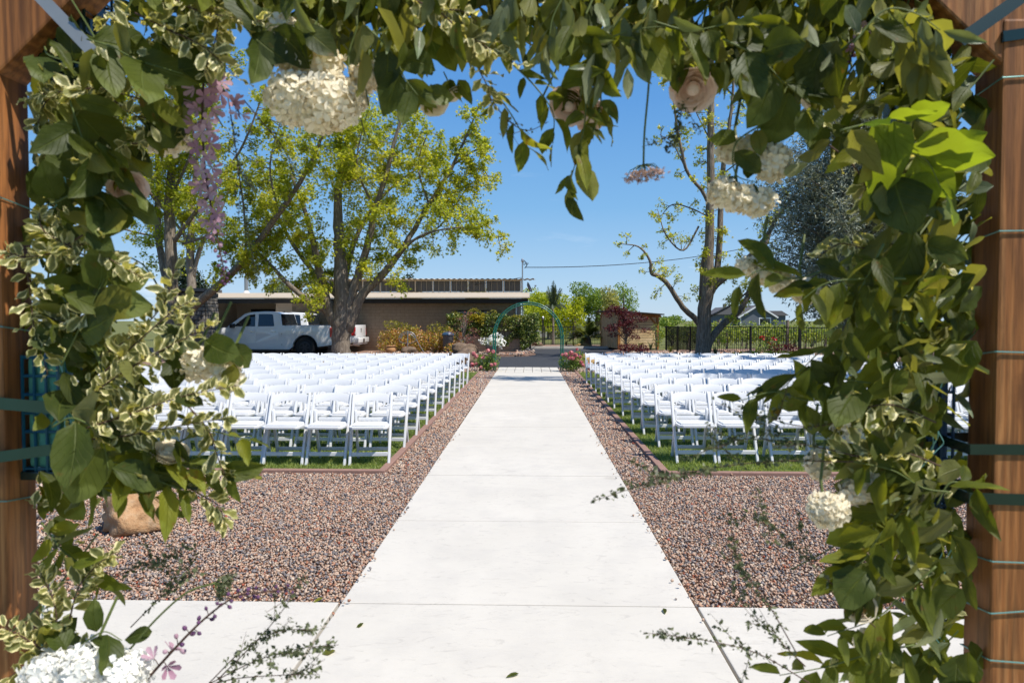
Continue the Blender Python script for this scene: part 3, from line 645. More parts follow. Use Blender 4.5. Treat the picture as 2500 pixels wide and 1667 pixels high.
# ------------------------------------------------------------------ pickups
def truck_meshes():
    T = {}
    def arc(cx, r, a0, a1, n=9): return [(cx + r * math.cos(R(a0 + (a1 - a0) * i / n)), .42 + r * math.sin(R(a0 + (a1 - a0) * i / n))) for i in range(n + 1)]
    prof = [(1.14, .52), (1.18, .9), (1.17, 1.29), (1.13, 1.32), (-.98, 1.315), (-3.05, 1.265), (-3.35, 1.24), (-4.55, 1.13), (-4.80, 1.02), (-4.86, .8), (-4.84, .42), (-4.75, .36)]
    bottom = [(-4.2, .34)] + arc(-3.67, .50, 180, 0) + [(-3.0, .33), (-.66, .33)] + arc(0, .52, 178, 2) + [(.75, .46)]
    def bulge(x, z, y): return y + (.05 if y < 1 else -.05) * max(0, (z - .95) / .4) + (.03 if y < 1 else -.03) * max(0, (.6 - z) / .3)
    T['body'] = MB().prism(prof + bottom, 0, 2.0, bulge).mesh('body', M['paint'], .022, 2, True)
    g = [(-3.30, 1.25), (-2.58, 1.80), (-2.30, 1.875), (-1.75, 1.905), (-1.20, 1.87), (-1.10, 1.82), (-.98, 1.25)]
    tum = lambda x, z, y: y + (.02 + .20 * (z - 1.25) if y < 1 else -.02 - .20 * (z - 1.25))
    T['cab'] = MB().prism(g, 0.02, 1.98, tum).mesh('cab', M['paint'], .04, 3, True)
    e = .004
    def pane(poly):
        b = MB(); n = len(poly); v = [(x, .02 + .02 + .20 * (z - 1.25) - .006, z) for x, z in poly] + [(x, .05 + .20 * (z - 1.25), z) for x, z in poly]
        return b.add(v, [tuple(range(n)), tuple(range(2 * n - 1, n - 1, -1))] + [(i, (i + 1) % n, (i + 1) % n + n, i + n) for i in range(n)])
    T['w1'] = pane([(-3.02, 1.285), (-2.55, 1.68), (-2.40, 1.755), (-2.13, 1.79), (-2.10, 1.285)]).mesh('side_window', M['glass'], .01, 2)
    T['w2'] = pane([(-1.98, 1.285), (-1.98, 1.795), (-1.45, 1.795), (-1.38, 1.77), (-1.30, 1.30), (-1.33, 1.285)]).mesh('side_window', M['glass'], .01, 2)
    b = MB(); b.add([(-.985, .17, 1.33), (-.985, 1.83, 1.33), (-1.075, 1.76, 1.80), (-1.075, .24, 1.80)], [(0, 1, 2, 3)]); b.add([(-1.0, .17, 1.33), (-1.0, 1.83, 1.33), (-1.09, 1.76, 1.80), (-1.09, .24, 1.80)], [(3, 2, 1, 0)])
    T['rw'] = MB().add([(-1.0, .15, 1.33), (-1.0, 1.85, 1.33), (-1.105, 1.74, 1.80), (-1.105, .26, 1.80), (-.975, .15, 1.33), (-.975, 1.85, 1.33), (-1.08, 1.74, 1.80), (-1.08, .26, 1.80)], [(0, 1, 2, 3), (4, 5, 6, 7), (0, 1, 5, 4), (1, 2, 6, 5), (2, 3, 7, 6), (3, 0, 4, 7)]).mesh('rear_window', M['glass'])
    T['ws'] = MB().add([(-3.30, .12, 1.28), (-3.30, 1.88, 1.28), (-2.60, 1.76, 1.80), (-2.60, .24, 1.80), (-3.26, .12, 1.27), (-3.26, 1.88, 1.27), (-2.57, 1.76, 1.79), (-2.57, .24, 1.79)], [(0, 1, 2, 3), (4, 5, 6, 7), (0, 1, 5, 4), (1, 2, 6, 5), (2, 3, 7, 6), (3, 0, 4, 7)]).mesh('windscreen', M['glass'])
    b = MB()
    for x in (-3.12, -2.06, -1.16): b.add([(x, .006, .45), (x + .012, .006, .45), (x + .012, .004, .92), (x, .004, .92), (x, .055, 1.26), (x + .012, .055, 1.26), (x, .02, .45), (x + .012, .02, .45)], [(0, 1, 2, 3)])
    T['mirror'] = MB().box(-3.08, -2.93, -.20, .02, 1.22, 1.40).mesh('wing_mirror', M['trim'], .03, 2, True)
    b = MB(); b.lathe([(.20, -.15), (.36, -.155), (.405, -.11), (.41, 0), (.405, .11), (.36, .14), (.20, .14)], n=28)
    T['tyre'] = b.mesh('tyre', M['black'], smooth=True)
    b = MB(); b.lathe([(.245, -.10), (.235, -.16), (.21, -.165), (.20, -.12), (.05, -.12), (.045, -.16), (.01, -.165)], n=24)
    for k in range(6):
        a = k * math.pi / 3; d = Vector((math.cos(a), math.sin(a), 0)); b.beam(d * .05 + Vector((0, 0, -.145)), d * .225 + Vector((0, 0, -.145)), .055, .03)
    T['rim'] = b.mesh('rim', M['rim'], smooth=True)
    T['tail'] = MB().box(1.035, 1.205, -.012, .12, .84, 1.24).mesh('tail_lamp', M['red'], .02, 2)
    T['tail2'] = MB().box(1.035, 1.205, 1.88, 2.012, .84, 1.24).mesh('tail_lamp', M['red'], .02, 2)
    T['rev'] = MB().box(1.19, 1.21, .0, .11, .88, 1.03).mesh('reversing_lamp', M['lamp_white'], .005)
    b = MB(); b.box(1.04, 1.34, -.01, 2.01, .50, .74); b.box(1.06, 1.30, .1, 1.9, .42, .50)
    T['bumper'] = b.mesh('bumper', M['paint'], .035, 2, True)
    T['plate'] = MB().box(1.335, 1.35, .85, 1.15, .53, .68).mesh('number_plate', M['chrome'])
    T['gate'] = MB().box(1.14, 1.215, .135, 1.865, .80, 1.325).mesh('tailgate', M['paint'], .02, 2, True)
    # shield-like dark badge
    pts = [(-.05, .10), (-.085, .06), (-.05, .03), (-.04, -.05), (0, -.11), (.04, -.05), (.05, .03), (.085, .06), (.05, .10), (0, .075)]
    T['badge'] = MB().add([(1.222, 1 + a, 1.07 + c) for a, c in pts] + [(1.21, 1 + a, 1.07 + c) for a, c in pts], [tuple(range(10)), tuple(range(19, 9, -1))] + [(i, (i + 1) % 10, (i + 1) % 10 + 10, i + 10) for i in range(10)]).mesh('emblem', M['trim'])
    T['handle'] = MB().box(0, .17, -.03, .02, 1.06, 1.095).mesh('door_handle', M['chrome'], .008, 2)
    T['cap'] = MB().box(-.82, -.58, -.004, .02, .92, 1.14).mesh('fuel_flap', M['paint'], .02, 2)
    T['cover'] = MB().box(-.9, 1.08, .16, 1.84, 1.318, 1.326).mesh('bed_cover', M['black'])
    T['pipe'] = MB().tube([(.9, .28, .40), (1.36, .24, .40)], .04, 8).mesh('exhaust', M['chrome'])
    T['sill'] = MB().box(-3.05, -.66, .03, .2, .26, .345).mesh('running_board', M['trim'], .01)
    T['liner'] = MB().box(-.54, .54, .16, 1.84, .35, .98).box(-4.2, -3.14, .16, 1.84, .35, .98).mesh('wheel_well', M['black'])
    T['head'] = MB().box(-4.86, -4.5, -.004, .2, .86, 1.03).mesh('headlight', M['lamp_white'], .03)
    def door(xa, xb, poly):
        b = MB(); n = len(poly); f = lambda z: .05 * max(0, (z - .95) / .4) + .03 * max(0, (.6 - z) / .3) - .006
        return b.add([(x, f(z), z) for x, z in poly] + [(x, f(z) + .03, z) for x, z in poly], [tuple(range(n)), tuple(range(2 * n - 1, n - 1, -1))] + [(i, (i + 1) % n, (i + 1) % n + n, i + n) for i in range(n)])
    T['door1'] = door(0, 0, [(-3.08, .40), (-2.08, .40), (-2.08, .60), (-2.08, .95), (-2.08, 1.245), (-3.08, 1.225), (-3.08, .95), (-3.08, .60)]).mesh('door', M['paint'], .004)
    T['door2'] = door(0, 0, [(-2.06, .40), (-1.3, .40), (-1.14, .60), (-1.12, .95), (-1.12, 1.255), (-2.06, 1.245), (-2.06, .95), (-2.06, .60)]).mesh('door', M['paint'], .004)
    T['fin'] = MB().add([(-1.35, .98, 1.885), (-1.2, .98, 1.87), (-1.2, 1.02, 1.87), (-1.35, 1.02, 1.885), (-1.2, 1, 1.93)], [(0, 1, 4), (1, 2, 4), (2, 3, 4), (3, 0, 4)]).mesh('roof_fin', M['trim'])
    T['bline'] = MB().box(-.975, -.96, .0, .03, .5, 1.0).mesh('bed_gap', M['trim'])
    return T
TM = truck_meshes()
def truck(loc, rz, label):
    t = thing('pickup_truck', label, 'pickup truck', loc, rz, 'white pickups parked by the building')
    body = link('body', TM['body'], t); link('cab', TM['cab'], t)
    for k in ('w1', 'w2'): link('side_window', TM[k], t)
    for k, n in (('rw', 'rear_window'), ('ws', 'windscreen'), ('mirror', 'wing_mirror'), ('tail', 'tail_lamp'), ('tail2', 'tail_lamp'), ('bumper', 'bumper'), ('plate', 'number_plate'), ('cover', 'bed_cover'), ('pipe', 'exhaust'), ('sill', 'running_board'), ('liner', 'wheel_well'), ('head', 'headlight'), ('cap', 'fuel_flap'), ('fin', 'roof_fin'), ('bline', 'bed_gap')): link(n, TM[k], t)
    link('reversing_lamp', TM['rev'], t)
    g = link('tailgate', TM['gate'], t); link('emblem', TM['badge'], g)
    for k, hx in (('door1', -2.33), ('door2', -1.40)):
        d = link('door', TM[k], t); h = link('door_handle', TM['handle'], d); h.location = (hx, .02, 0)
    for x in (0, -3.67):
        for y, fl in ((.13, 0), (1.87, math.pi)):
            w = link('tyre', TM['tyre'], t); w.location = (x, y, .41); w.rotation_euler = (R(-90), 0, 0) if not fl else (R(90), 0, 0)
            link('rim', TM['rim'], w)
truck((-9.23, 27.9, -.035), R(-1.0), 'white crew cab pickup nearest the chairs, partly behind the big maple trunk')
truck((-9.12, 30.9, -.035), R(-1.0), 'white crew cab pickup parked behind the first, tailgate right of the maple trunk')

# ------------------------------------------------------------------ green garden arch at the end of the path
arch = thing('garden_arch', 'green metal hoop arch over the far end of the path', 'arch', (0, 20.2, 0))
for y in (-.17, .17):
    for rr in (1.03, .97):
        pts = [(-rr, y, -.1)] + [(-rr, y, z) for z in (.4, .95)] + [(rr * -math.cos(R(a)), y, 1.0 + rr * math.sin(R(a))) for a in range(6, 180, 6)] + [(rr, y, z) for z in (.95, .4)] + [(rr, y, -.1)]
        MB().tube(pts, .0145, 7).obj('hoop', M['green_metal'], arch, smooth='all')
for y in (-.17, .17):
    b = MB()
    for a in range(0, 181, 15):
        d = Vector((-math.cos(R(a)), 0, math.sin(R(a)))); b.tube([d * .97 + Vector((0, y, 1)), d * 1.03 + Vector((0, y, 1))], .008, 5)
    b.obj('tie', M['green_metal'], arch)
for k in range(11):
    a = R(k * 18); d = Vector((-math.cos(a) * 1.03, 0, 1 + math.sin(a) * 1.03))
    MB().tube([d + Vector((0, -.17, 0)), d + Vector((0, .17, 0))], .008, 5).obj('rung', M['green_metal'], arch)
for s in (-1, 1):
    for z in (.3, .65): MB().tube([(s * 1.03, -.17, z), (s * 1.03, .17, z)], .008, 5).obj('rung', M['green_metal'], arch)

# ------------------------------------------------------------------ shed, fences, far houses
sh = thing('wooden_shed', 'small pale timber shed with orange corner posts behind the red maple', 'shed', (4.55, 35, 0), R(9))
PX = 2.12
for j in range(13):
    z = .06 + j * .135
    zt = min(z + .117, 1.78 - 0 * j)
    MB().box(.10, PX - .1, 0 + random.uniform(0, .006), .03, z, zt).obj('plank', M['plank'], sh, bevel=.004, seg=1)
for j in range(10):
    MB().box(-.0 + random.uniform(0, .004), .03, .10 + j * .335, .10 + j * .335 + .31, .06, 1.95).obj('plank', M['plank'], sh, bevel=.004, seg=1)
for x, y, h_ in ((0.04, .02, 1.9), (PX - .04, .02, 1.72), (PX - .04, 3.4, 1.72), (.04, 3.4, 1.9)): MB().box(x - .06, x + .06, y - .06, y + .06, 0, h_).obj('corner_post', M['beam'], sh, bevel=.006)
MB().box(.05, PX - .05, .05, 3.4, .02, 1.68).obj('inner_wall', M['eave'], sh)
MB().beam((PX - .45, -.03, 1.66), (PX - .08, -.03, 1.25), .05, .09).obj('knee_brace', M['beam'], sh)
MB().beam((-.15, -.05, 1.86), (PX + .12, -.05, 1.70), .05, .12).obj('header_beam', M['beam'], sh)
b = MB(); b.add([(-.3, -.3, 1.96), (PX + .22, -.3, 1.77), (PX + .22, 3.7, 1.77), (-.3, 3.7, 1.96), (-.3, -.3, 2.02), (PX + .22, -.3, 1.83), (PX + .22, 3.7, 1.83), (-.3, 3.7, 2.02)], [(0, 1, 2, 3), (4, 5, 6, 7), (0, 1, 5, 4), (1, 2, 6, 5), (2, 3, 7, 6), (3, 0, 4, 7)]); b.obj('roof', M['eave'], sh)

def fence(p, q, h, label, sp=.1, postsp=2.2, group=None, mesh=False):
    p, q = Vector((*p, 0)), Vector((*q, 0)); L = (q - p).length; d = (q - p) / L
    f = thing('iron_fence', label, 'fence', p, math.atan2(d.y, d.x), group); n = max(1, round(L / postsp))
    for i in range(n + 1): MB().box(L * i / n - .03, L * i / n + .03, -.03, .03, -.05, h + .05).obj('post', M['iron'], f)
    for z in (h, .12): MB().box(0, L, -.015, .015, z - .02, z + .02).obj('rail', M['iron'], f)
    b = MB(); k = 0; x = sp / 2
    while x < L: b.box(x - .008, x + .008, -.008, .008, .05, h); x += sp
    o = b.obj('picket', M['iron'], f); o['kind'] = 'stuff'
    if mesh:
        b = MB(); x = 0
        while x < L: b.box(x - .004, x + .004, .016, .02, .15, h - .02); x += .022
        z = .16
        while z < h: b.box(0, L, .021, .024, z - .004, z + .004); z += .022
        o = b.obj('mesh_infill', M['iron'], f); o['kind'] = 'stuff'
    return f
fence((6.75, 33.8), (8.0, 31.6), 1.18, 'short black mesh covered fence panel between the shed and the bare maple', mesh=True, postsp=.8)
fence((8.1, 31.4), (11.2, 28.6), 1.2, 'black iron picket fence running right of the bare maple before the vines', postsp=1.9)
fence((11.2, 28.5), (19, 27.8), 1.2, 'black iron picket fence half hidden by the right garland', postsp=2.2)
fence((.9, 40.5), (6.0, 40.5), 1.12, 'black iron fence behind the small palms beyond the drive', postsp=1.7)
gt = thing('iron_gate', 'tall black iron gate left of the palm trunk beyond the drive', 'gate', (-.2, 40.2, 0))
for x in (0, 1.0): MB().box(x - .045, x + .045, -.045, .045, 0, 1.55).obj('post', M['iron'], gt)
for z in (.15, .75, 1.2): MB().box(0, 1.0, -.015, .015, z - .02, z + .02).obj('rail', M['iron'], gt)
b = MB()
for k in range(1, 10): b.box(k * .1 - .008, k * .1 + .008, -.008, .008, .1, 1.2)
b.obj('picket', M['iron'], gt)
MB().lathe([(.03, 1.55), (.08, 1.6), (.07, 1.68), (.02, 1.74)], (1.0, 0, 0), 8).obj('lantern', M['metal'], gt)
bf_ = thing('board_fence', 'pale grey board fence far beyond the iron gate', 'fence', (-1, 62, 0))
for i in range(26): MB().box(i * .32, i * .32 + .30, 0, .03, 0, 1.25 + random.uniform(-.02, .02)).obj('board', M['greyboard'], bf_)
h = at(1740, 745, 200); hs = thing('house', 'grey gabled house with white trim far beyond the vineyard', 'house', (h.x, 200, 0))
def hp(name, m, b, p=hs): return b.obj(name, m, p)
hp('wall', M['housegrey'], MB().prism([(-4.9, 0), (4.9, 0), (4.9, 2.7), (0, 5.7), (-4.9, 2.7)], 0, 12))
hp('side_wall', M['housegrey'], MB().box(-11, -4.92, 3, 12, 0, 3.3).box(4.92, 9.5, 4, 12, 0, 2.9))
hp('roof', M['houseroof'], MB().add([(-5.6, -.5, 2.4), (0, -.5, 5.95), (0, 13, 5.95), (-5.6, 13, 2.4), (5.6, -.5, 2.4), (5.6, 13, 2.4), (-5.6, -.5, 2.15), (0, -.5, 5.7), (5.6, -.5, 2.15)], [(0, 1, 2, 3), (1, 4, 5, 2)]))
hp('roof', M['houseroof'], MB().prism([(4.5, 2.9), (10.4, 2.9), (8.2, 4.3), (4.5, 4.3)], 3.5, 12)); hp('roof', M['houseroof'], MB().prism([(-12, 3.2), (-4.0, 3.2), (-4.0, 5.4), (-9.0, 5.4)], 2.5, 12))
hp('barge_board', M['white'], MB().beam((-5.7, -.6, 2.25), (0, -.6, 5.85), .2, .4)); hp('barge_board', M['white'], MB().beam((5.7, -.6, 2.25), (0, -.6, 5.85), .2, .4))
hp('corner_board', M['white'], MB().box(-5.05, -4.75, -.1, .1, 0, 3)); hp('chimney', M['greystone'], MB().box(-8.4, -7.6, 5, 6, 4, 6.4))
wd = hp('window', M['glass'], MB().box(.6, 3.6, -.06, 0, .4, 2.0)); MB().box(.35, 3.85, -.1, -.05, 2.0, 2.3).box(.35, .62, -.1, -.05, .2, 2.0).box(3.58, 3.85, -.1, -.05, .2, 2.0).obj('frame', M['white'], wd)

# ------------------------------------------------------------------ pots, rocks, bin, iron ornament
def rockobj(name, c, r, seed, m, label, cat='boulder', amp=.35, flat=.15):
    b = MB().rock((0, 0, 0), r, seed, 4, amp, flat); o = b.obj(name, M[m], smooth='all'); o.location = c; return tag(o, label, cat)
g = at(285, 1238, 4.70); rockobj('boulder', (g.x, 4.85, .075), (.235, .17, .185), 3, 'boulder', 'tan rounded boulder on the gravel behind the left garland', amp=.45)
rockobj('boulder', (-2.05, 22.4, .2), (.42, .38, .36), 11, 'lavarock', 'pitted brown boulder beside the last chairs left of the path')
rockobj('boulder', (-2.75, 29.2, .2), (.5, .4, .36), 14, 'lavarock', 'long brown boulder in front of the hedge wall')
rockobj('boulder', (-5.25, 29.6, .1), (.36, .3, .25), 17, 'lavarock', 'low flat brown boulder below the iron garden ornament')
rockobj('boulder', (1.86, 22.3, .12), (.36, .3, .26), 21, 'goldrock', 'golden boulder behind the aisle chairs right of the path')
rockobj('boulder', (8.9, 27.6, .08), (.35, .3, .2), 23, 'boulder', 'small tan boulder at the foot of the iron fence')
rockobj('boulder', (.45, 38.6, .1), (.28, .25, .2), 27, 'lavarock', 'small brown boulder in the bed by the palm trunk')
rockobj('boulder', (3.0, 38.2, .06), (.45, .3, .17), 29, 'goldrock', 'flat tan boulder beside the date palm beyond the drive')
c = at(898, 815, 29.9); pot = thing('terracotta_pot', 'squat terracotta pot in front of the nandina bushes', 'pot', (c.x, 29.9, .03))
MB().lathe([(.13, 0), (.2, .06), (.24, .16), (.23, .24), (.17, .29), (.18, .31), (.225, .335), (.225, .36), (.18, .36), (.15, .30), (.1, .28)], n=22).obj('bowl', M['terra'], pot, smooth='all')
c = at(1132, 820, 29.4); fp = thing('flower_planter', 'round grey planter overflowing with white petunias near the hedge end', 'planter', (c.x, 29.4, 0))
MB().lathe([(.2, 0), (.25, .06), (.33, .36), (.35, .40), (.35, .44), (.30, .44), (.28, .38)], n=20).obj('pot', M['stonepot'], fp, smooth='all')
def florets(name, regions, n, size, m, parent):
    P_ = []; 
    for c_, r_ in regions:
        k = int(n * r_[0] * r_[2] / sum(q[1][0] * q[1][2] for q in regions)); d = rng.normal(size=(k, 3)); d /= np.linalg.norm(d, axis=1, keepdims=True); d *= rng.uniform(.75, 1.03, (k, 1)); P_.append(np.array(c_) + d * np.array(r_))
    P_ = np.concatenate(P_); bv = [(0, 0, 0)] + [(math.cos(a) * (1 if i % 2 == 0 else .62), math.sin(a) * (1 if i % 2 == 0 else .62), .22 if i % 2 == 0 else .1) for i, a in enumerate(np.linspace(0, 2 * np.pi, 11)[:-1])]
    cloud(name, bv, [(0, i, i % 10 + 1) for i in range(1, 11)], P_, rand_rot(len(P_), .35), rng.uniform(.8, 1.2, len(P_)) * size, M[m], parent)
LEAF4 = ([(0, 0, 0), (.32, .4, .08), (0, 1, -.06), (-.32, .4, .08)], [(0, 1, 2), (0, 2, 3)])
def leaves(name, regions, n, size, m, parent, up=.4, shell=.55, var=.35, leaf=LEAF4):
    vol = [r_[0] * r_[1] * r_[2] for c_, r_ in regions]; P_ = []; T_ = []
    for (c_, r_), v_ in zip(regions, vol):
        k = max(8, int(n * v_ ** .75 / sum(q ** .75 for q in vol))); d = rng.normal(size=(k, 3)); d /= np.linalg.norm(d, axis=1, keepdims=True)
        d *= (shell + (1 - shell) * rng.random((k, 1)) ** .5) * (1 + .16 * np.sin(d[:, :1] * 9 + c_[0] * 5) * np.sin(d[:, 2:] * 8 + c_[1])); P_.append(np.array(c_) + d * np.array(r_))
    P_ = np.concatenate(P_); P_[:, 2] = np.maximum(P_[:, 2], .02)
    return cloud(name, *leaf, P_, rand_rot(len(P_), up), rng.uniform(1 - var, 1 + var, len(P_)) * size, M[m], parent)
leaves('foliage', [((0, 0, .5), (.42, .38, .2))], 500, .07, 'midleaf', fp)
florets('flowers', [((-.32, -.1, .62), (.28, .25, .17)), ((.15, -.05, .78), (.28, .25, .2)), ((.35, -.1, .5), (.24, .25, .22)), ((0, -.25, .56), (.28, .2, .2))], 260, .05, 'whiteflower', fp)
c = at(1315 / 1.0629 * 1.0629, 800, 30); c = at(1028, 830, 30.2)
bn = thing('rubbish_bin', 'dark grey tapered rubbish bin under the red leaved sapling', 'bin', (c.x, 30.4, .03))
MB().lathe([(.19, 0), (.21, .03), (.25, .78), (.26, .8)], n=18).obj('body', M['bin'], bn, smooth=True); MB().lathe([(.275, .8), (.28, .84), (.22, .92), (.05, .96)], n=18).obj('lid', M['bluebox'], bn, smooth=True)
c = at(1057, 830, 31); tag(MB().box(c.x - .07, c.x + .07, 31, 31.14, 0, .95).obj('timber_post', M['post'], bevel=.01), 'short brown timber post between the bin and the hedge wall', 'post')
c = at(936, 815, 29.7); orn = thing('garden_ornament', 'scrolled iron fan ornament on a stake before the nandina', 'ornament', (c.x, 29.7, .03))
MB().tube([(0, 0, 0), (.02, 0, 1.02)], .022, 6).obj('stake', M['metal'], orn)
for r_ in (.36, .27): MB().tube([(r_ * math.cos(R(a)) * 1.05, 0, .66 + (r_ * .9) * math.sin(R(a))) for a in range(0, 181, 12)], .013, 5).obj('hoop', M['metal'], orn)
MB().tube([(.36 * math.cos(R(a)) * 1.05, .02, .64 + .18 * math.sin(R(a))) for a in range(180, 361, 12)], .012, 5).obj('hoop', M['metal'], orn)
b = MB()
for k in range(7):
    a = R(15 + 25 * k); d = Vector((math.cos(a), 0, math.sin(a) * .9)); o_ = Vector((0, 0, .66))
    b.tube([o_ + d * .27, o_ + d * .31 + Vector((.03, 0, .02)), o_ + d * .36], .008, 4); b.tube([o_ + d * .31 + Vector((.028 * math.cos(t), 0, .028 * math.sin(t))) for t in np.linspace(0, 6.3, 9)], .007, 4)
b.obj('scroll', M['metal'], orn); MB().tube([(.3, .02, .8), (.45, .05, .5), (.75, .1, .0)], .014, 5).obj('prop', M['metal'], orn)
# ------------------------------------------------------------------ trees
def star(n=5, inner=.42, cup=.12):
    v = [(0, 0, 0)]; f = []
    for i in range(2 * n):
        a = math.pi * 2 * i / (2 * n) + math.pi / 2; r_ = (1 if i % 2 == 0 else inner) * (1 if i % 10 in (0, 2, 8) else .75)
        v.append((r_ * math.cos(a) * .6, .45 + r_ * math.sin(a) * .6, -cup * r_ * r_))
    for i in range(n): f.append((0, 1 + (2 * i - 1) % (2 * n), 1 + 2 * i, 1 + (2 * i + 1) % (2 * n)))
    return v, f
STAR = star()
def tree(name, label, limbs, base, bark, leaf, crown_pts=None, twig=(.5, 1.1), twigs_per_m=4.0, per_twig=26, size=.085, leafshape=STAR, start=.3, group=None, extra=None, droop=.15, spread=.16, sub=True, cat='tree', clusters=None, nmax=60000):
    """limbs: lists of (point, radius); twigs with leaf bunches grow from the thinner parts"""
    t = thing(name, label, cat, base, 0, group); off = Vector(base)
    tips = []; tw = MB()
    for li, limb in enumerate(limbs):
        pts = catmull([p for p, r_ in limb], 5); rs = [r_ for p, r_ in limb]; rad = []
        for i in range(len(pts)):
            u = i / (len(pts) - 1) * (len(rs) - 1); k = min(int(u), len(rs) - 2); rad.append(rs[k] * (1 - (u - k)) + rs[k + 1] * (u - k))
        jit = [p + Vector((random.uniform(-1, 1), random.uniform(-1, 1), 0)) * r_ * .14 for p, r_ in zip(pts, rad)]
        MB().tube([p - off for p in jit], rad, 10 if rad[0] > .08 else 6).obj('trunk' if li == 0 else 'limb', M[bark], t, smooth='all')
        L = sum((b - a).length for a, b in zip(pts, pts[1:])); nt_ = int(L * twigs_per_m)
        for q in range(nt_):
            u = start * (li == 0) + (1 - start * (li == 0)) * ((q + random.random()) / nt_) ** .75
            if li and u < .26: continue
            i = min(int(u * (len(pts) - 1)), len(pts) - 2); p = pts[i].lerp(pts[i + 1], u * (len(pts) - 1) - i)
            ax = (pts[i + 1] - pts[i]).normalized(); d = Vector((random.gauss(0, 1), random.gauss(0, 1), random.gauss(.25, .7)))
            d = (d - ax * d.dot(ax) * .6).normalized(); ln_ = random.uniform(*twig) * (1.15 - .5 * u)
            e = p + d * ln_ + Vector((0, 0, -droop * ln_)); m_ = p.lerp(e, .55) + Vector((0, 0, .1 * ln_))
            tw.tube([p - off, m_ - off, e - off], [.018, .011, .004], 4, False); tips.append((m_, e, ln_))
            if sub:
                for _ in range(2):
                    d2 = (d + Vector((random.gauss(0, .8), random.gauss(0, .8), random.gauss(0, .6)))).normalized(); e2 = m_ + d2 * ln_ * .6
                    tw.tube([m_ - off, e2 - off], [.009, .003], 3, False); tips.append((m_.lerp(e2, .4), e2, ln_ * .6))
    tw.obj('twigs', M[bark], t)['kind'] = 'stuff'
    P_ = []
    for m_, e, ln_ in tips:
        k = max(3, int(per_twig * random.uniform(.5, 1.4) * (ln_ / twig[1]))); u = rng.random((k, 1)) ** .7
        P_.append(np.array(m_) * (1 - u) + np.array(e) * u + rng.normal(size=(k, 3)) * spread * ln_)
    for c_, r_, k in (clusters or []):
        d = rng.normal(size=(k, 3)); d /= np.linalg.norm(d, axis=1, keepdims=True); P_.append(np.array(c_) + d * np.array(r_) * rng.random((k, 1)) ** .5)
    P_ = np.concatenate(P_)
    if len(P_) > nmax: P_ = P_[rng.permutation(len(P_))[:nmax]]
    nz = np.array([noise.noise(Vector(p) * .9) for p in P_])
    cloud('crown', *leafshape, P_ - np.array(off), rand_rot(len(P_), .55), size * rng.uniform(.6, 1.25, len(P_)), M[leaf], t, rnd=np.clip(.48 + .3 * nz + rng.normal(0, .2, len(P_)), 0, 1))
    return t
def limb(Y, pts, ys=None):
    """(px, py, radius[, depth])"""
    return [(at(p[0], p[1], p[3] if len(p) > 3 else Y), p[2]) for p in pts]
Y = 25.0
bx_ = at(785, 888, Y); bx_.z = 0
L1 = [limb(Y, [(785, 892, 0.430), (784, 850, 0.370), (783, 800, 0.335), (784, 740, 0.344), (786, 690, 0.310), (783, 600, 0.232), (776, 500, 0.172, 25.4), (781, 400, 0.120, 25.6), (800, 300, 0.077, 25.6), (765, 215, 0.043, 25.4)]),
      limb(Y, [(772, 745, 0.215), (748, 712, 0.146), (715, 695, 0.112, 24.6), (664, 654, 0.086, 24.2), (610, 597, 0.052, 23.8), (565, 560, 0.022, 23.5)]),
      limb(Y, [(772, 740, 0.215), (750, 690, 0.181), (736, 636, 0.146), (720, 560, 0.112, 24.6), (702, 490, 0.077, 24.3), (668, 400, 0.043, 24)]),
      limb(Y, [(795, 745, 0.215), (804, 690, 0.198), (827, 620, 0.155), (845, 560, 0.129, 24.7), (862, 480, 0.103, 24.5), (888, 400, 0.086, 24.4), (905, 330, 0.069, 24.4), (936, 220, 0.034, 24.3)]),
      limb(Y, [(800, 760, 0.215), (830, 680, 0.172), (880, 630, 0.138), (930, 562, 0.103, 25.3), (985, 470, 0.086, 25.5), (1035, 390, 0.069, 25.6), (1070, 315, 0.043, 25.7), (1100, 245, 0.017, 25.7)]),
      limb(Y, [(1042, 378, 0.043, 25.6), (1080, 352, 0.034, 25.5), (1118, 335, 0.013, 25.4)]),
      limb(Y, [(905, 595, 0.069, 25.1), (960, 545, 0.043, 24.6), (1030, 525, 0.030, 24.2), (1095, 525, 0.022, 24), (1150, 545, 0.010, 23.8)]),
      limb(Y, [(790, 700, 0.146, 25.3), (800, 600, 0.112, 26.2), (840, 500, 0.077, 27), (900, 430, 0.052, 27.5), (985, 370, 0.026, 28)]),
      limb(Y, [(786, 690, 0.129, 25), (700, 600, 0.086, 26.5), (640, 500, 0.060, 27), (600, 380, 0.026, 27.4)]),
      limb(Y, [(860, 480, 0.052, 24.6), (820, 380, 0.034, 24), (840, 270, 0.017, 23.8)]), limb(Y, [(985, 470, 0.043, 25.5), (960, 380, 0.034, 25), (985, 300, 0.017, 24.8)]),
      limb(Y, [(930, 560, 0.043, 25.3), (1010, 520, 0.030, 25.8), (1075, 430, 0.022, 26), (1120, 400, 0.013, 26)])]
tree('maple_tree', 'big many limbed maple in fresh leaf behind the left rows of chairs', L1, bx_, 'bark', 'maple', per_twig=78, twigs_per_m=6.5, size=.125, start=.72, clusters=[(at(860, 290, 25.2), (1.6, 1.3, 1.3), 1500), (at(700, 330, 24.8), (1.6, 1.3, 1.4), 1400), (at(800, 420, 25.6), (2.0, 1.5, 1.2), 1500), (at(960, 350, 25.6), (1.3, 1.0, 1.3), 1000), (at(1060, 480, 25.5), (1.1, .9, 1.0), 800), (at(650, 470, 25), (1.4, 1.2, 1.4), 1100)])
Y = 27.2
bx_ = at(1612, 872, Y); bx_.z = 0
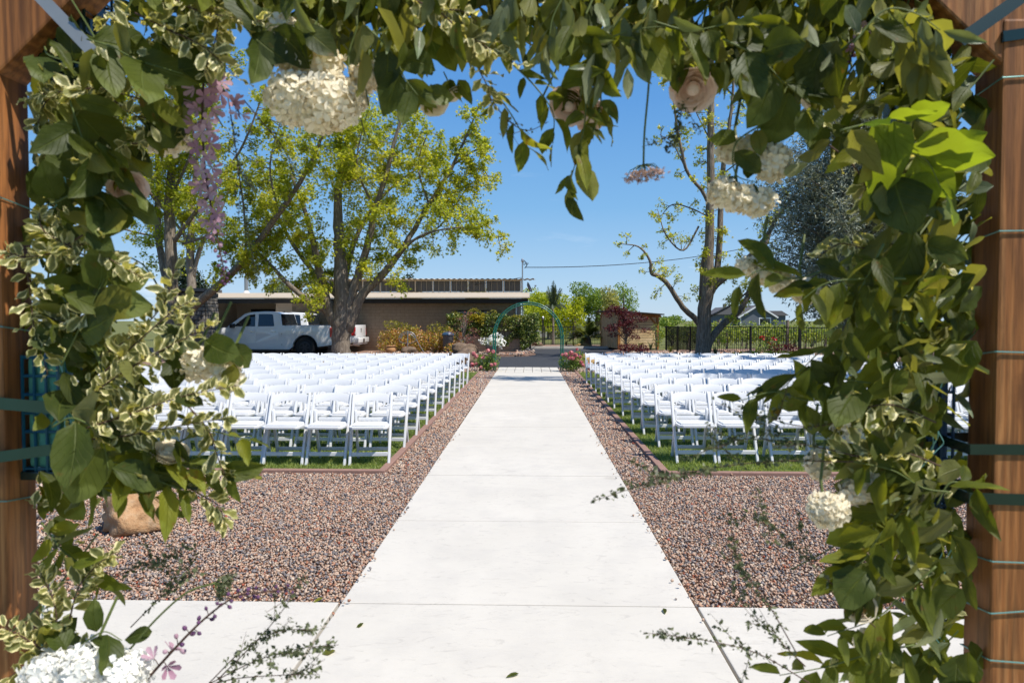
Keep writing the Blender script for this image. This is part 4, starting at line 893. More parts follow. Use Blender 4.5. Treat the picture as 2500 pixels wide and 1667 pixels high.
L2 = [limb(Y, [(1612, 876, .34), (1613, 820, .29), (1616, 740, .27), (1624, 660, .25), (1629, 560, .18), (1633, 400, .15), (1632, 250, .13), (1634, 100, .09), (1630, -60, .03)]),
      limb(Y, [(1614, 755, .16), (1600, 735, .12), (1568, 705, .105, 26.8), (1535, 654, .09, 26.4), (1512, 634, .085, 26.2), (1496, 627, .07, 26.1), (1492, 597, .05, 26), (1467, 567, .03, 25.9), (1425, 560, .012, 25.8)]),
      limb(Y, [(1630, 680, .14), (1645, 640, .13), (1652, 564, .12, 27.4), (1660, 400, .10, 27.6), (1680, 250, .06, 27.7), (1690, 120, .03, 27.7)]),
      limb(Y, [(1630, 670, .15), (1650, 650, .13), (1705, 604, .10, 27), (1748, 560, .09, 26.8), (1800, 480, .06, 26.5), (1850, 420, .03, 26.3)]),
      limb(Y, [(1618, 830, .18), (1630, 785, .15), (1654, 752, .14, 27.4), (1705, 705, .12, 27.6), (1730, 644, .10, 27.8), (1759, 560, .08, 28), (1790, 480, .04, 28.2)]),
      limb(Y, [(1628, 728, .05), (1679, 701, .045, 26.8), (1733, 655, .03, 26.5), (1770, 610, .01, 26.3)]),
      limb(Y, [(1628, 470, .08), (1613, 439, .07, 27), (1579, 396, .065, 26.8), (1564, 338, .06, 26.6), (1554, 288, .045, 26.6), (1540, 180, .03, 26.5), (1520, 130, .012, 26.4)]),
      limb(Y, [(1605, 520, .04, 27.2), (1570, 575, .035, 27), (1530, 540, .03, 26.8), (1510, 480, .012, 26.7)]),
      limb(Y, [(1630, 500, .03), (1590, 480, .03), (1545, 470, .025), (1515, 500, .01)]), limb(Y, [(1579, 396, .03, 26.8), (1545, 330, .02, 26.7), (1515, 310, .01, 26.6)]),
      limb(Y, [(1622, 560, .06), (1612, 610, .05), (1606, 690, .03)]), limb(Y, [(1635, 330, .03), (1600, 260, .02), (1575, 200, .01)]), limb(Y, [(1660, 400, .03, 27.6), (1720, 350, .02), (1760, 280, .01)])]
tree('bare_maple', 'tall sparse leaved maple with bare limbs behind the right rows of chairs', L2, bx_, 'bark', 'maple', per_twig=30, twigs_per_m=3.8, size=.11, twig=(.35, .75), start=.35)
# back left trees
Y = 25.5
b2 = at(404, 850, Y); b2.z = 0
L3 = [limb(Y, [(396, 890, .34), (396, 760, .30), (394, 640, .24), (390, 520, .2), (392, 420, .16), (400, 300, .12), (420, 180, .08), (430, 60, .03)]),
      limb(Y, [(400, 760, .2), (450, 700, .16, 24.6), (520, 640, .13, 24), (590, 560, .11, 23.5), (640, 490, .10, 23), (700, 400, .07, 22.6), (745, 300, .04, 22.3), (770, 220, .015, 22)]),
      limb(Y, [(398, 700, .15), (372, 600, .13, 26), (362, 500, .12, 26.4), (362, 380, .09, 26.6), (350, 240, .05, 26.8)]),
      limb(Y, [(500, 655, .07, 24), (560, 590, .05, 23.6), (560, 480, .03, 23.2), (545, 380, .015, 23)]), limb(Y, [(396, 560, .09), (440, 500, .08, 25), (500, 420, .06, 24.6), (560, 330, .04, 24.3), (610, 200, .02, 24)]),
      limb(Y, [(395, 450, .07), (440, 350, .05, 25), (480, 240, .03, 24.7), (520, 120, .015, 24.5)]), limb(Y, [(394, 500, .07), (330, 420, .05, 25), (290, 300, .03, 24.7), (260, 180, .015)]),
      limb(Y, [(420, 560, .05), (520, 540, .04, 24.5), (590, 620, .02, 24)]), limb(Y, [(640, 490, .04, 23), (620, 380, .03, 22.8), (650, 260, .015, 22.6)])]
tree('maple_tree', 'pale yellow green maple with a long leaning limb left of the big maple', L3, b2, 'bark', 'maple_pale', per_twig=74, twigs_per_m=6, size=.122, start=.45)
Y = 34
b3 = at(440, 800, Y); b3.z = 0
L4 = [limb(Y, [(440, 850, .28), (440, 700, .24), (438, 600, .2), (440, 500, .15), (450, 380, .10), (470, 220, .04)]), limb(Y, [(442, 640, .12), (460, 570, .10), (500, 500, .07), (540, 400, .03)]),
      limb(Y, [(439, 600, .10), (415, 500, .08), (400, 380, .05), (390, 250, .02)]), limb(Y, [(440, 560, .08), (370, 470, .06), (300, 380, .04), (230, 300, .02)]), limb(Y, [(440, 560, .08), (340, 540, .06), (260, 520, .03), (200, 500, .02)])]
tree('maple_tree', 'pale trunked maple standing farthest back at the left', L4, b3, 'bark_pale', 'maple_pale', per_twig=66, twigs_per_m=5.5, size=.13, start=.5)
# silver grey conifer on the right
Y = 24.0
c = at(1960, 430, Y); b4 = Vector((c.x, Y, 0))
sil = thing('silver_conifer', 'large silver grey needled tree behind the right garland', 'tree', b4)
MB().tube([(0, 0, 0), (.1, 0, 3), (0, .1, 6), (.1, 0, 8.6)], [.35, .28, .16, .03], 10).obj('trunk', M['bark'], sil, smooth='all')
NEED = ([(-.13, 0, 0), (.13, 0, 0), (0, 1, .1)], [(0, 1, 2)])
P_ = []
for k in range(150):
    a = random.uniform(0, 6.28); z = random.uniform(2.2, 8.8); rr = 3.5 * math.sin(math.pi * min(1, (z - 1.2) / 8.2)) ** .7 * random.uniform(.45, 1); d = Vector((math.cos(a) * rr, math.sin(a) * rr, z)); s0 = Vector((0, 0, z - .5 * rr))
    MB().tube([s0, s0.lerp(d, .5) + Vector((0, 0, .15)), d], [.05, .03, .008], 5).obj('limb', M['bark'], sil)
    q = 130; u = rng.random((q, 1)) ** .5; P_.append(np.array(s0) * (1 - u) + np.array(d) * u + rng.normal(size=(q, 3)) * .28)
P_ = np.concatenate(P_); cloud('crown', *NEED, np.repeat(P_, 5, 0) + rng.normal(size=(len(P_) * 5, 3)) * .10, rand_rot(len(P_) * 5, .2), rng.uniform(.10, .20, len(P_) * 5), M['silver'], sil)
# a tall tree just outside the frame whose shade falls on the right rows and the path end
b5 = Vector((11.6, 10.6, 0)); V = Vector
L5 = [[(b5, .35), (b5 + V((0, 0, 3)), .3), (b5 + V((-.2, 0, 6)), .24), (b5 + V((-.6, .6, 10)), .17), (b5 + V((-1.4, 1.6, 14)), .07)],
      [(b5 + V((0, 0, 4.5)), .16), (V((10.3, 9.6, 6.8)), .12), (V((9.0, 8.8, 7.6)), .07), (V((7.9, 8.5, 7.9)), .02)], [(b5 + V((-.2, 0, 6)), .14), (V((10.0, 9.2, 8.1)), .09), (V((8.7, 8.9, 8.6)), .03)],
      [(b5 + V((-.6, .6, 10)), .12), (V((9.2, 12.2, 12.4)), .08), (V((7.6, 13.5, 13.4)), .05), (V((6.4, 14.0, 13.8)), .02)], [(b5 + V((-1.2, 1.4, 13)), .08), (V((8.6, 12.8, 14.0)), .05), (V((7.3, 13.2, 14.6)), .02)],
      [(b5 + V((-.4, .4, 9)), .1), (V((9.6, 13.4, 11)), .07), (V((8.3, 14.3, 12.2)), .02)]]
tree('maple_tree', 'shade tree standing outside the right edge, its shadow on the right rows', L5, b5, 'bark', 'maple', per_twig=16, twigs_per_m=2.2, size=.14, start=.6, clusters=[((9.2, 8.6, 7.9), (2.3, .8, .7), 7000), ((7.8, 8.4, 8.2), (1.4, .6, .6), 2600), ((7.3, 13.7, 13.5), (1.5, .22, .15), 420), ((8.0, 13.1, 13.9), (1.3, .18, .15), 360), ((7.4, 14.3, 12.9), (1.2, .15, .15), 260)])

# ------------------------------------------------------------------ far trees
def bushtree(name, label, px, py_base, Y, h, w, leaf, n=2600, size=.22, cat='tree', group=None, trunk=True, bark='bark', lobes=9, zc=.58):
    c_ = at(px, py_base, Y); b_ = V((c_.x, Y, 0)); t = thing(name, label, cat, b_, 0, group)
    if trunk: MB().tube([(0, 0, -.1), (.02, 0, h * .35), (0, 0, h * .8)], [w * .05 + .03, w * .04 + .02, .02], 7).obj('trunk', M[bark], t)
    rg = []
    for k in range(lobes):
        a = random.uniform(0, 6.28); q = random.uniform(.1, .36) * w; zz = random.uniform(zc - .3, .86) * h
        rg.append(((math.cos(a) * q, math.sin(a) * q, zz), (w * random.uniform(.17, .28), w * random.uniform(.17, .28), h * random.uniform(.11, .2))))
    rg.append(((0, 0, h * zc), (w * .3, w * .3, h * .3)))
    leaves('crown', rg, int(n * 1.7), size, leaf, t, up=.5, shell=.4); return t
FG = 'trees beyond the drive'
bushtree('broadleaf_tree', 'bright yellow green tree directly behind the palm trunk', 1262, 790, 56, 3.9, 3.8, 'brightleaf', group=FG, zc=.5, size=.17)
bushtree('broadleaf_tree', 'bright yellow green tree under the right curve of the green arch', 1318, 790, 58, 3.6, 3.6, 'brightleaf', group=FG, zc=.5, size=.17)
bushtree('broadleaf_tree', 'yellow green tree between the arch and the date palm', 1228, 790, 60, 4.4, 3.4, 'brightleaf', group=FG, zc=.5, size=.17)
bushtree('broadleaf_tree', 'darker round green tree left of the red maple and shed', 1372, 790, 60, 5.0, 5.2, 'midleaf', 4200, group=FG, zc=.55, size=.17)
bushtree('broadleaf_tree', 'airy light green tree topmost behind the red maple', 1432, 790, 64, 5.4, 3.0, 'midleaf', 900, group=FG, zc=.62, size=.18)
bushtree('broadleaf_tree', 'olive tree with yellowish crown just left of the shed', 1400, 790, 55, 4.4, 2.2, 'palm', 1500, group=FG, zc=.6, size=.16)
bushtree('broadleaf_tree', 'round green tree crown showing above the right half of the roof screen', 1095, 790, 70, 5.9, 4.6, 'midleaf', 2600, .2, group='trees behind the building', zc=.62)
bushtree('pine_tree', 'dark pine crown showing above the roof screen beside the maple', 943, 790, 75, 6.5, 3.0, 'pine', 2200, .26, group='trees behind the building', zc=.62)
bushtree('broadleaf_tree', 'thin grey green tree above the roof between flue pipe and maple', 640, 790, 62, 5.6, 5.0, 'palm_grey', 1500, .2, group='trees behind the building', bark='bark_pale', zc=.6)
bushtree('broadleaf_tree', 'dark evergreen behind the stone pier', 440, 790, 52, 6.4, 3.6, 'pine', 2200, .24, group='trees behind the building', zc=.6)
for i, px in enumerate((1480, 1540, 2010, 2090)):
    bushtree('broadleaf_tree', ['low far tree just right of the shed roof', 'low far tree left of the bare maple trunk', 'low far tree right of the grey house', 'far tree behind the right garland'][i], px, 760, 150, 2.6 if i < 2 else 3.4, 7, 'midleaf', 1200, .45, trunk=False, group='far trees on the horizon', zc=.45)
# vineyard rows
VG = 'vine rows behind the iron fence'
for i, (y, lab) in enumerate(((35.5, 'nearest leafy vine row behind the iron fence'), (39.5, 'second leafy vine row behind the iron fence'), (44, 'third vine row back behind the iron fence'), (50, 'farthest vine row behind the iron fence'))):
    t = thing('vine_row', lab, 'vine row', (7, y, 0), 0, VG); x1 = 24; rg = []
    x = .2 if i else 1.2
    vm = MB().tube([(0, 0, 0), (.04, 0, .5), (0, 0, .95)], [.05, .04, .05], 6).mesh('trunk', M['bark'])
    while x < x1:
        rg.append(((x, random.uniform(-.15, .15), (.82 if i else .78) + random.uniform(-.1, .1)), (.55, .45, random.uniform(.32, .48)))); rg.append(((x + .3, 0, .62), (.5, .4, .36)))
        o = link('trunk', vm, t); o.location = (x, 0, 0); x += 1.0
    leaves('foliage', rg, 5200 - 700 * i, .15, 'vine', t, up=.3, shell=.4)
    tw = MB()
    sh_ = np.stack([rng.uniform(0, x1, 260), rng.uniform(-.3, .3, 260), rng.uniform(1.1, 1.5, 260)], 1); cloud('shoots', *LEAF4, sh_, rand_rot(260, .6), rng.uniform(.1, .2, 260), M['vine'], t)
    if i < 2:
        for xp in ((2.05, 6.2, 10.5) if i == 0 else (3.8, 8.4, 12.6)): MB().tube([(xp, -.25, 0), (xp, -.25, 1.52)], .075, 8).obj('wooden_post', M['bark'], t)

# ------------------------------------------------------------------ shrubs, hedge, palms, small plants
def shrub(name, label, px, Y, regs, n, size, leaf, extra=(), cat='shrub', group=None, stems=6, bark='bark', shell=.5):
    c_ = at(px, 830, Y); t = thing(name, label, cat, (c_.x, Y, .02), 0, group)
    top = max(c[2] for c, r_ in regs)
    b = MB()
    for k in range(stems):
        c, r_ = random.choice(regs); e = V(c) + V((random.uniform(-.5, .5) * r_[0], random.uniform(-.5, .5) * r_[1], random.uniform(-.2, .6) * r_[2])); b.tube([(c[0] * .3 + random.uniform(-.08, .08), random.uniform(-.08, .08), 0), V(e) * .5 + V((0, 0, .1)), e], [.018, .014, .006], 5, False)
    b.obj('stems', M[bark], t)
    leaves('foliage', regs, n, size, leaf, t, shell=shell)
    for rg, k, s_, lf in extra: leaves('foliage', rg, k, s_, lf, t, shell=.5)
    return t
def lump(x0, x1, h, n=7, d=.5):
    return [((x0 + (x1 - x0) * (i + .5) / n, random.uniform(-.15, .15), h * random.uniform(.40, .5)), ((x1 - x0) / n * .95, d, h * random.uniform(.42, .52))) for i in range(n)]
shrub('nandina_bush', 'red and yellow nandina bush right of the second pickup tailgate', 918, 31.0, lump(-.85, .95, 1.25), 3600, .075, 'nandina', [([((-.35, 0, 1.28), (.38, .35, .25)), ((.1, 0, 1.2), (.4, .3, .2)), ((.6, 0, 1.05), (.3, .3, .2))], 520, .075, 'nandina_top')], stems=12)
shrub('nandina_bush', 'red and yellow nandina bush beside the red leaved sapling', 1003, 30.9, lump(-.75, .75, 1.12, 6), 3000, .075, 'nandina', [([((-.1, 0, 1.15), (.35, .3, .22)), ((.35, 0, 1.05), (.3, .3, .2))], 320, .075, 'nandina_top')], stems=12)
shrub('nandina_bush', 'low orange nandina at the foot of the red leaved sapling', 1045, 30.2, lump(-.35, .4, .55, 3, .35), 700, .07, 'nandina')
HG = 'clipped hedge pieces'
hy = 32.4
def box_leaves(name, x0, x1, y0, y1, z0, z1, n, size, leaf, parent, edge=.12):
    P_ = np.stack([rng.uniform(x0, x1, n), y0 + (y1 - y0) * rng.random(n) ** 1.6, rng.uniform(z0, z1, n)], 1)
    P_[:, 2] += .10 * np.sin(P_[:, 0] * 3.1) * (P_[:, 2] > (z0 + z1) / 2) + np.where(P_[:, 2] < z0 + .4, .22 * np.sin(P_[:, 0] * 2.3 + 1) + .12 * np.sin(P_[:, 0] * 6.7), 0)
    return cloud(name, *LEAF4, P_, rand_rot(n, .5), rng.uniform(.7, 1.3, n) * size, M[leaf], parent)
hx0, hx1 = at(1028, 800, hy).x, at(1205, 800, hy).x
hd = thing('hedge', 'clipped dark green hedge hanging over the low block wall', 'hedge', (0, hy, 0))
box_leaves('foliage', hx0, hx1, -.35, .35, .62, 1.72, 8200, .085, 'darkleaf', hd); box_leaves('yellow_foliage', hx0 + 1.05, hx0 + 1.75, -.42, 0, 1.15, 1.85, 700, .08, 'yellowleaf', hd); box_leaves('top_growth', hx0, hx1, -.3, .3, 1.6, 1.86, 900, .075, 'nandina_top', hd)
MB().box(hx0 + .1, hx1 - .1, -.05, .25, .5, 1.55).obj('core', M['bark'], hd)
cw = thing('low_wall', 'low tan block wall under the clipped hedge', 'wall', (0, hy, 0))
MB().box(hx0 + .05, hx1 + .0, -.1, .3, 0, .74).obj('core', M['mortar'], cw)
b = MB()
for j in range(5):
    x = hx0 + .05 + (j % 2) * .2
    while x < hx1 - .05: b.box(x + .005, min(x + .395, hx1), -.125, 0, j * .15 + .005, j * .15 + .145); x += .4
b.obj('brick', M['block'], cw)['kind'] = 'stuff'
iv = thing('hedge', 'tall dark column of leaves at the building corner', 'hedge', (at(1212, 800, 32).x + .1, 32.2, 0))
box_leaves('foliage', -.42, .42, -.35, .4, .15, 1.78, 3800, .085, 'darkleaf', iv); MB().tube([(0, 0, 0), (.05, 0, .8), (0, 0, 1.5)], [.07, .05, .02], 6).obj('trunk', M['bark'], iv)
def smalltree(name, label, px, Y, h, w, leaf, n, size, lobes, bark, base=.3, cat='tree'):
    c_ = at(px, 830, Y); t = thing(name, label, cat, (c_.x, Y, .02)); rg = []
    for k in range(lobes):
        a = random.uniform(0, 6.28); zz = h * random.uniform(base, .93); q = w * .5 * random.uniform(.1, .95) * (1 - .55 * abs(zz / h - .6))
        e = V((math.cos(a) * q, math.sin(a) * q * .8, zz)); s_ = V((0, 0, zz * .45))
        MB().tube([s_, s_.lerp(e, .5) + V((0, 0, .08)), e], [.02, .012, .005], 5, False).obj('limb', M[bark], t)
        rg.append((tuple(e), (w * .14, w * .14, h * .06)))
    MB().tube([(0, 0, 0), (.03, 0, h * .3), (-.02, 0, h * .6), (.02, 0, h * .9)], [.04, .032, .02, .008], 7).obj('trunk', M[bark], t)
    leaves('crown', rg, n, size, leaf, t, up=.6, shell=.2, leaf=STAR); return t
smalltree('japanese_maple', 'dark red japanese maple in front of the timber shed', 1437, 32.3, 2.25, 2.3, 'redmaple', 2300, .095, 40, 'bark')
smalltree('japanese_maple', 'thin pinkish red sapling before the building wall', 1065, 30.3, 1.95, 1.5, 'pinkmaple', 380, .065, 24, 'bark_pale', .2)
shrub('red_groundcover', 'low dark red leafy mound at the foot of the red maple', 1450, 31.6, lump(-.5, .7, .42, 5, .4), 900, .08, 'redmaple')
# palms
def frond(L, arch_, dx, leafl, n, m, parent, d0, width=.006, tilt=1.0, name='frond', lw=.03):
    a = d0; b = MB(); pts = []
    for i in range(9):
        u = i / 8; r_ = L * (u - .1 * u * u); pts.append(V((math.cos(a) * r_ * math.cos(dx) , math.sin(a) * r_ * math.cos(dx), L * u * math.sin(dx) - arch_ * L * u * u)))
    b.tube(pts, [.016 - .0015 * i for i in range(9)], 4, False); side = V((-math.sin(a), math.cos(a), 0))
    for i in range(n):
        u = .18 + .8 * i / n; k = min(int(u * 8), 7); p = pts[k].lerp(pts[k + 1], u * 8 - k); ax = (pts[k + 1] - pts[k]).normalized()
        ll = leafl * math.sin(math.pi * min(1, .15 + u * .85)) ** .6
        for s_ in (-1, 1):
            d = (side * s_ * .8 + ax * .65 + V((0, 0, random.uniform(-.35, .25) - .25 * (tilt - 1)))).normalized(); w_ = ax.cross(d).normalized().cross(d) * lw
            b.add([p - w_, p + w_, p + d * ll + V((0, 0, -.18 * ll * tilt))], [(0, 1, 2)])
    return b.obj(name, M[m], parent)
c = at(1349, 838, 39.2); dp = thing('date_palm', 'short feathery date palm on the far side of the drive', 'palm', (c.x, 39.2, .05))
MB().lathe([(.26, 0), (.24, .2), (.2, .4), (.1, .55)], n=10).obj('trunk', M['bark'], dp)
for k in range(32):
    o = frond(random.uniform(1.4, 1.85), random.uniform(.25, .7), R(random.uniform(18, 76)), .36, 26, 'palm', dp, k * 2.4 + random.uniform(-.2, .2)); o.location = (0, 0, .42)
c = at(1270, 795, 42); qp = thing('queen_palm', 'slender palm with drooping crown behind the green arch', 'palm', (c.x, 42, 0))
MB().tube([(0, 0, 0), (.02, 0, .9), (0, 0, 1.9), (0, 0, 2.3)], [.11, .07, .055, .04], 9).obj('trunk', M['bark_pale'], qp)
for k in range(17):
    o = frond(random.uniform(1.5, 2.0), random.uniform(.05, .3) if k % 3 else .8, R(random.uniform(66, 89) if k % 3 else 55), .30, 30, 'palm_grey', qp, k * 2.4, tilt=2.4, lw=.02); o.location = (0, 0, 2.15)
def spiky(label, px, Y, n, h, m='palm', group='spiky plants in the beds'):
    c_ = at(px, 850, Y); t = thing('spiky_plant', label, 'plant', (c_.x, Y, .03), 0, group)
    for k in range(n):
        a = random.uniform(0, 6.28); l_ = h * random.uniform(.7, 1.1); o_ = random.uniform(.15, .6) * l_; d = V((math.cos(a), math.sin(a), 0)); s_ = V((-math.sin(a), math.cos(a), 0)) * .018
        MB().add([d * .02 - s_, d * .02 + s_, d * o_ * .5 + V((0, 0, l_ * .6)) + s_, d * o_ * .5 + V((0, 0, l_ * .6)) - s_, d * o_ + V((0, 0, l_ * .85))], [(0, 1, 2, 3), (3, 2, 4)]).obj('blade', M[m], t)
spiky('pale spiky plant between the mesh fence panel and the chairs', 1540, 30.2, 14, .5); spiky('spiky plant at the right corner of the shed', 1494, 33.6, 16, .55, 'palm_grey'); spiky('tall grassy plant below the shed planks', 1468, 33.8, 14, .5)
spiky('small spiky plant right of the bare maple trunk', 1642, 28.2, 12, .5, 'palm_grey'); spiky('short spiky plant in the bed right of the iron gate', 1300, 39.6, 10, .4, 'palm_grey'); spiky('short spiky plant in front of the date palm', 1318, 38.4, 10, .4)
shrub('leafy_sapling', 'thin leafy sapling against the right end of the shed', 1508, 33.9, [((0, 0, .9), (.28, .2, .5)), ((.05, 0, .4), (.2, .2, .3))], 160, .09, 'midleaf', cat='plant', shell=.2)
# shrubs before the iron fence
shrub('rose_shrub', 'low shrub with bright red blooms before the iron fence', 1765, 28.9, lump(-.5, .5, .7, 4, .3), 420, .08, 'midleaf'); 
c = at(1762, 820, 28.8); florets('blooms', [((-.3, -.1, .74), (.12, .1, .08)), ((.22, -.1, .72), (.12, .1, .08)), ((.0, -.1, .5), (.1, .1, .08))], 40, .05, 'red', bpy.data.objects['rose_shrub'])
shrub('barberry_shrub', 'dark red leaved shrub right of the red blooms', 1800, 28.6, lump(-.5, .6, .62, 4, .3), 800, .07, 'redmaple')
for i, px in enumerate((1700, 1735, 1768, 1800, 1830)):
    shrub('small_shrub', ['small yellow green clump nearest the bare maple', 'small yellow green clump second from the bare maple', 'small yellow green clump under the red blooms', 'small yellow green clump under the dark red shrub', 'small yellow green clump beside the right garland'][i], px, 27.2 + .1 * i, lump(-.2, .2, .3, 2, .2), 130, .07, 'brightleaf', group='small clumps along the iron fence', stems=3)
for i, px in enumerate((640, 760, 700)):
    shrub('weed_clump', ['green weeds behind the left back row of chairs', 'green weeds at the foot of the big maple', 'green weeds below the pickup rear wheel'][i], px, 22.2 + .5 * i, lump(-.4, .4, .3, 3, .2), 160, .07, 'midleaf', group='weeds behind the left rows', stems=3)
# rose bushes at the arch
def rosebush(label, x, y, w, h, blooms):
    t = thing('rose_bush', label, 'rose bush', (x, y, 0), 0, 'rose bushes at the green arch')
    b = MB()
    for k in range(9): b.tube([(random.uniform(-.05, .05), random.uniform(-.05, .05), 0), (random.uniform(-.2, .2) * w, random.uniform(-.15, .15), h * .5), (random.uniform(-.5, .5) * w, random.uniform(-.2, .2), h * random.uniform(.7, 1))], [.012, .009, .004], 5, False)
    b.obj('stems', M['stem'], t); leaves('foliage', [((-.2 * w, 0, h * .45), (.3 * w, .22, .4 * h)), ((.2 * w, 0, h * .5), (.28 * w, .22, .42 * h)), ((0, 0, h * .25), (.4 * w, .25, .24 * h))], 1100, .055, 'midleaf', t, shell=.25)
    for bx, bz, br in blooms:
        o = MB(); r_ = br
        bl = []; 
        k = 26; d = rng.normal(size=(k, 3)); d /= np.linalg.norm(d, axis=1, keepdims=True); bv = [(0, 0, 0)] + [(math.cos(a), math.sin(a), .25) for a in np.linspace(0, 2 * np.pi, 7)[:-1]]
        zz = d; a = rng.normal(size=(k, 3)); xx = np.cross(a, zz); xx /= np.linalg.norm(xx, axis=1, keepdims=True)
        ob = cloud('bloom', bv, [(0, i, i % 6 + 1) for i in range(1, 7)], d * br * .5, np.stack([xx, np.cross(zz, xx), zz], 2), np.full(k, br * .46), M['pinkrose'], t); ob.location = (bx, -.22 + random.uniform(-.05, .1), bz)
rosebush('pink rose bush at the left foot of the green arch', -1.22, 20.15, .8, .62, [(-.38, .52, .09), (-.30, .44, .08), (-.42, .2, .09), (.05, .62, .08), (.2, .58, .08), (-.1, .42, .07), (.15, .2, .07), (.25, .22, .07), (-.16, .12, .08), (-.3, .22, .06)])
rosebush('pink rose bush at the right foot of the green arch', 1.3, 20.1, .85, .68, [(-.2, .5, .09), (-.05, .55, .1), (.08, .48, .1), (-.1, .42, .09), (.12, .66, .06), (.22, .44, .07), (.25, .28, .08), (.3, .2, .07), (.45, .2, .09), (.5, .1, .08), (.0, .4, .08), (-.3, .5, .06)])
# ------------------------------------------------------------------ timber arbor framing the view
YA = 1.45
xl, xr = at(78, 800, YA + .092).x, at(2290, 800, YA).x
arb = thing('wooden_arbor', 'brown stained timber arbor whose two posts frame the view', 'arbor', ((xl + xr) / 2, YA, 0)); ax0 = (xl + xr) / 2
ZT = 2.12; PD = .092
for x0, x1 in ((xl - .14, xl), (xr, xr + .14)):
    MB().box(x0 - ax0, x1 - ax0, 0, PD, 0, ZT).obj('post', M['post'], arb, bevel=.006)
for s, x in ((1, xl), (-1, xr)):
    a = V((x - ax0 - s * .075, PD / 2, ZT - .075)); e = a + V((s * .42, 0, .40))
    MB().beam(a, e, PD - .006, .125, (0, -1, 0) if False else (-s, 0, 1)).obj('knee_brace', M['post'], arb, bevel=.006)
MB().box(xl - ax0 - .3, xr - ax0 + .3, .004, PD - .004, 2.47, 2.60).obj('beam', M['post'], arb, bevel=.006)
def ring(name, x0, x1, z, dz, h, th, m, y0=0, y1=PD, dzy=0.0):
    b = MB(); o = .003; P4 = [(x0 - o, y0 - o, z), (x1 + o, y0 - o, z + dz), (x1 + o, y1 + o, z + dz + dzy), (x0 - o, y1 + o, z + dzy)]
    P4 = [(px - ax0, py, pz) for px, py, pz in P4]
    if h > .006:
        for p, q in zip(P4, P4[1:] + P4[:1]): b.beam(p, q, th, h)
    else: b.tube(P4 + P4[:1], h / 2, 5)
    return b.obj(name, M[m], arb)
zz = lambda py: at(1200, py, YA).z
ring('tape', xl - .14, xl + .10, zz(918), -.020, .026, .002, 'tape_light', dzy=-.01, y1=PD + .05); ring('tape', xl - .14, xl + .10, zz(1075), .035, .024, .002, 'tape_light', y1=PD + .05)
ring('tape', xr - .05, xr + .14, zz(1026), .0, .022, .002, 'tape', y1=PD + .03, dzy=.004); ring('tape', xr - .05, xr + .14, zz(1136), -.004, .024, .002, 'tape', y1=PD + .03)
ring('tape', xr, xr + .14, zz(98), .02, .022, .002, 'tape')
for x0, py, dz in ((xl - .14, 415, -.03), (xl - .14, 1163, .004), (xl - .14, 740, -.01), (xr, 190, .008), (xr, 535, .002), (xr, 806, -.004), (xr, 1278, -.004), (xr, 1500, -.01), (xr, 1395, .012)):
    ring('wire', x0, x0 + .14, zz(py), dz, .0032, 0, 'wire', dzy=-.012)
for a, e in (((80, -20), (212, 118)), ((2352, -10), (2205, 95))):
    p, q = at(*a, 1.42), at(*e, 1.40); MB().beam(p - V((ax0, YA, 0)), q - V((ax0, YA, 0)), .026, .002, (0, -1, .2)).obj('strap', M['steel' if a[0] < 500 else 'tape'], arb)
# foam cages tied behind the flowers
def cage(label, x0, x1, y0, y1, z0, z1, foam, frame):
    t = thing('floral_foam_cage', label, 'foam cage', ((x0 + x1) / 2, (y0 + y1) / 2, z0), 0, 'floral foam cages tied to the arbor'); hx, hy_, h = (x1 - x0) / 2, (y1 - y0) / 2, z1 - z0
    MB().box(-hx + .006, hx - .006, -hy_ + .006, hy_ - .006, .006, h - .006).obj('foam_block', M[foam], t, bevel=.008)
    b = MB()
    for k in range(7):
        z = .005 + (h - .01) * k / 6; b.tube([(-hx, -hy_, z), (hx, -hy_, z), (hx, hy_, z), (-hx, hy_, z), (-hx, -hy_, z)], .0035, 5)
    for x in (-hx, -hx * .33, hx * .33, hx): b.tube([(x, -hy_ - .001, 0), (x, -hy_ - .001, h)], .0035, 5)
    for y in (-.3 * hy_, hy_): b.tube([(hx + .001, y, 0), (hx + .001, y, h)], .0035, 5)
    b.obj('cage_frame', M[frame], t); MB().box(-hx - .008, hx + .008, -hy_ - .008, hy_ + .008, -.02, .0).obj('tray', M['tape'], t, bevel=.004)
cage('green foam block in a teal cage beside the left post', xl + .004, xl + .085, 1.50, 1.58, zz(1100), zz(820), 'foam', 'blue_metal')
cage('dark blue foam cage beside the right post', xr - .10, xr - .02, 1.56, 1.64, zz(1190), zz(850), 'bluebox', 'bluebox')
cage('dark foam cage in the upper left corner under the brace', xl + .06, xl + .16, 1.5, 1.6, 2.0, 2.28, 'tape', 'tape')
cage('dark foam cage in the upper right corner under the brace', xr - .17, xr - .07, 1.52, 1.62, 1.95, 2.25, 'tape', 'tape')

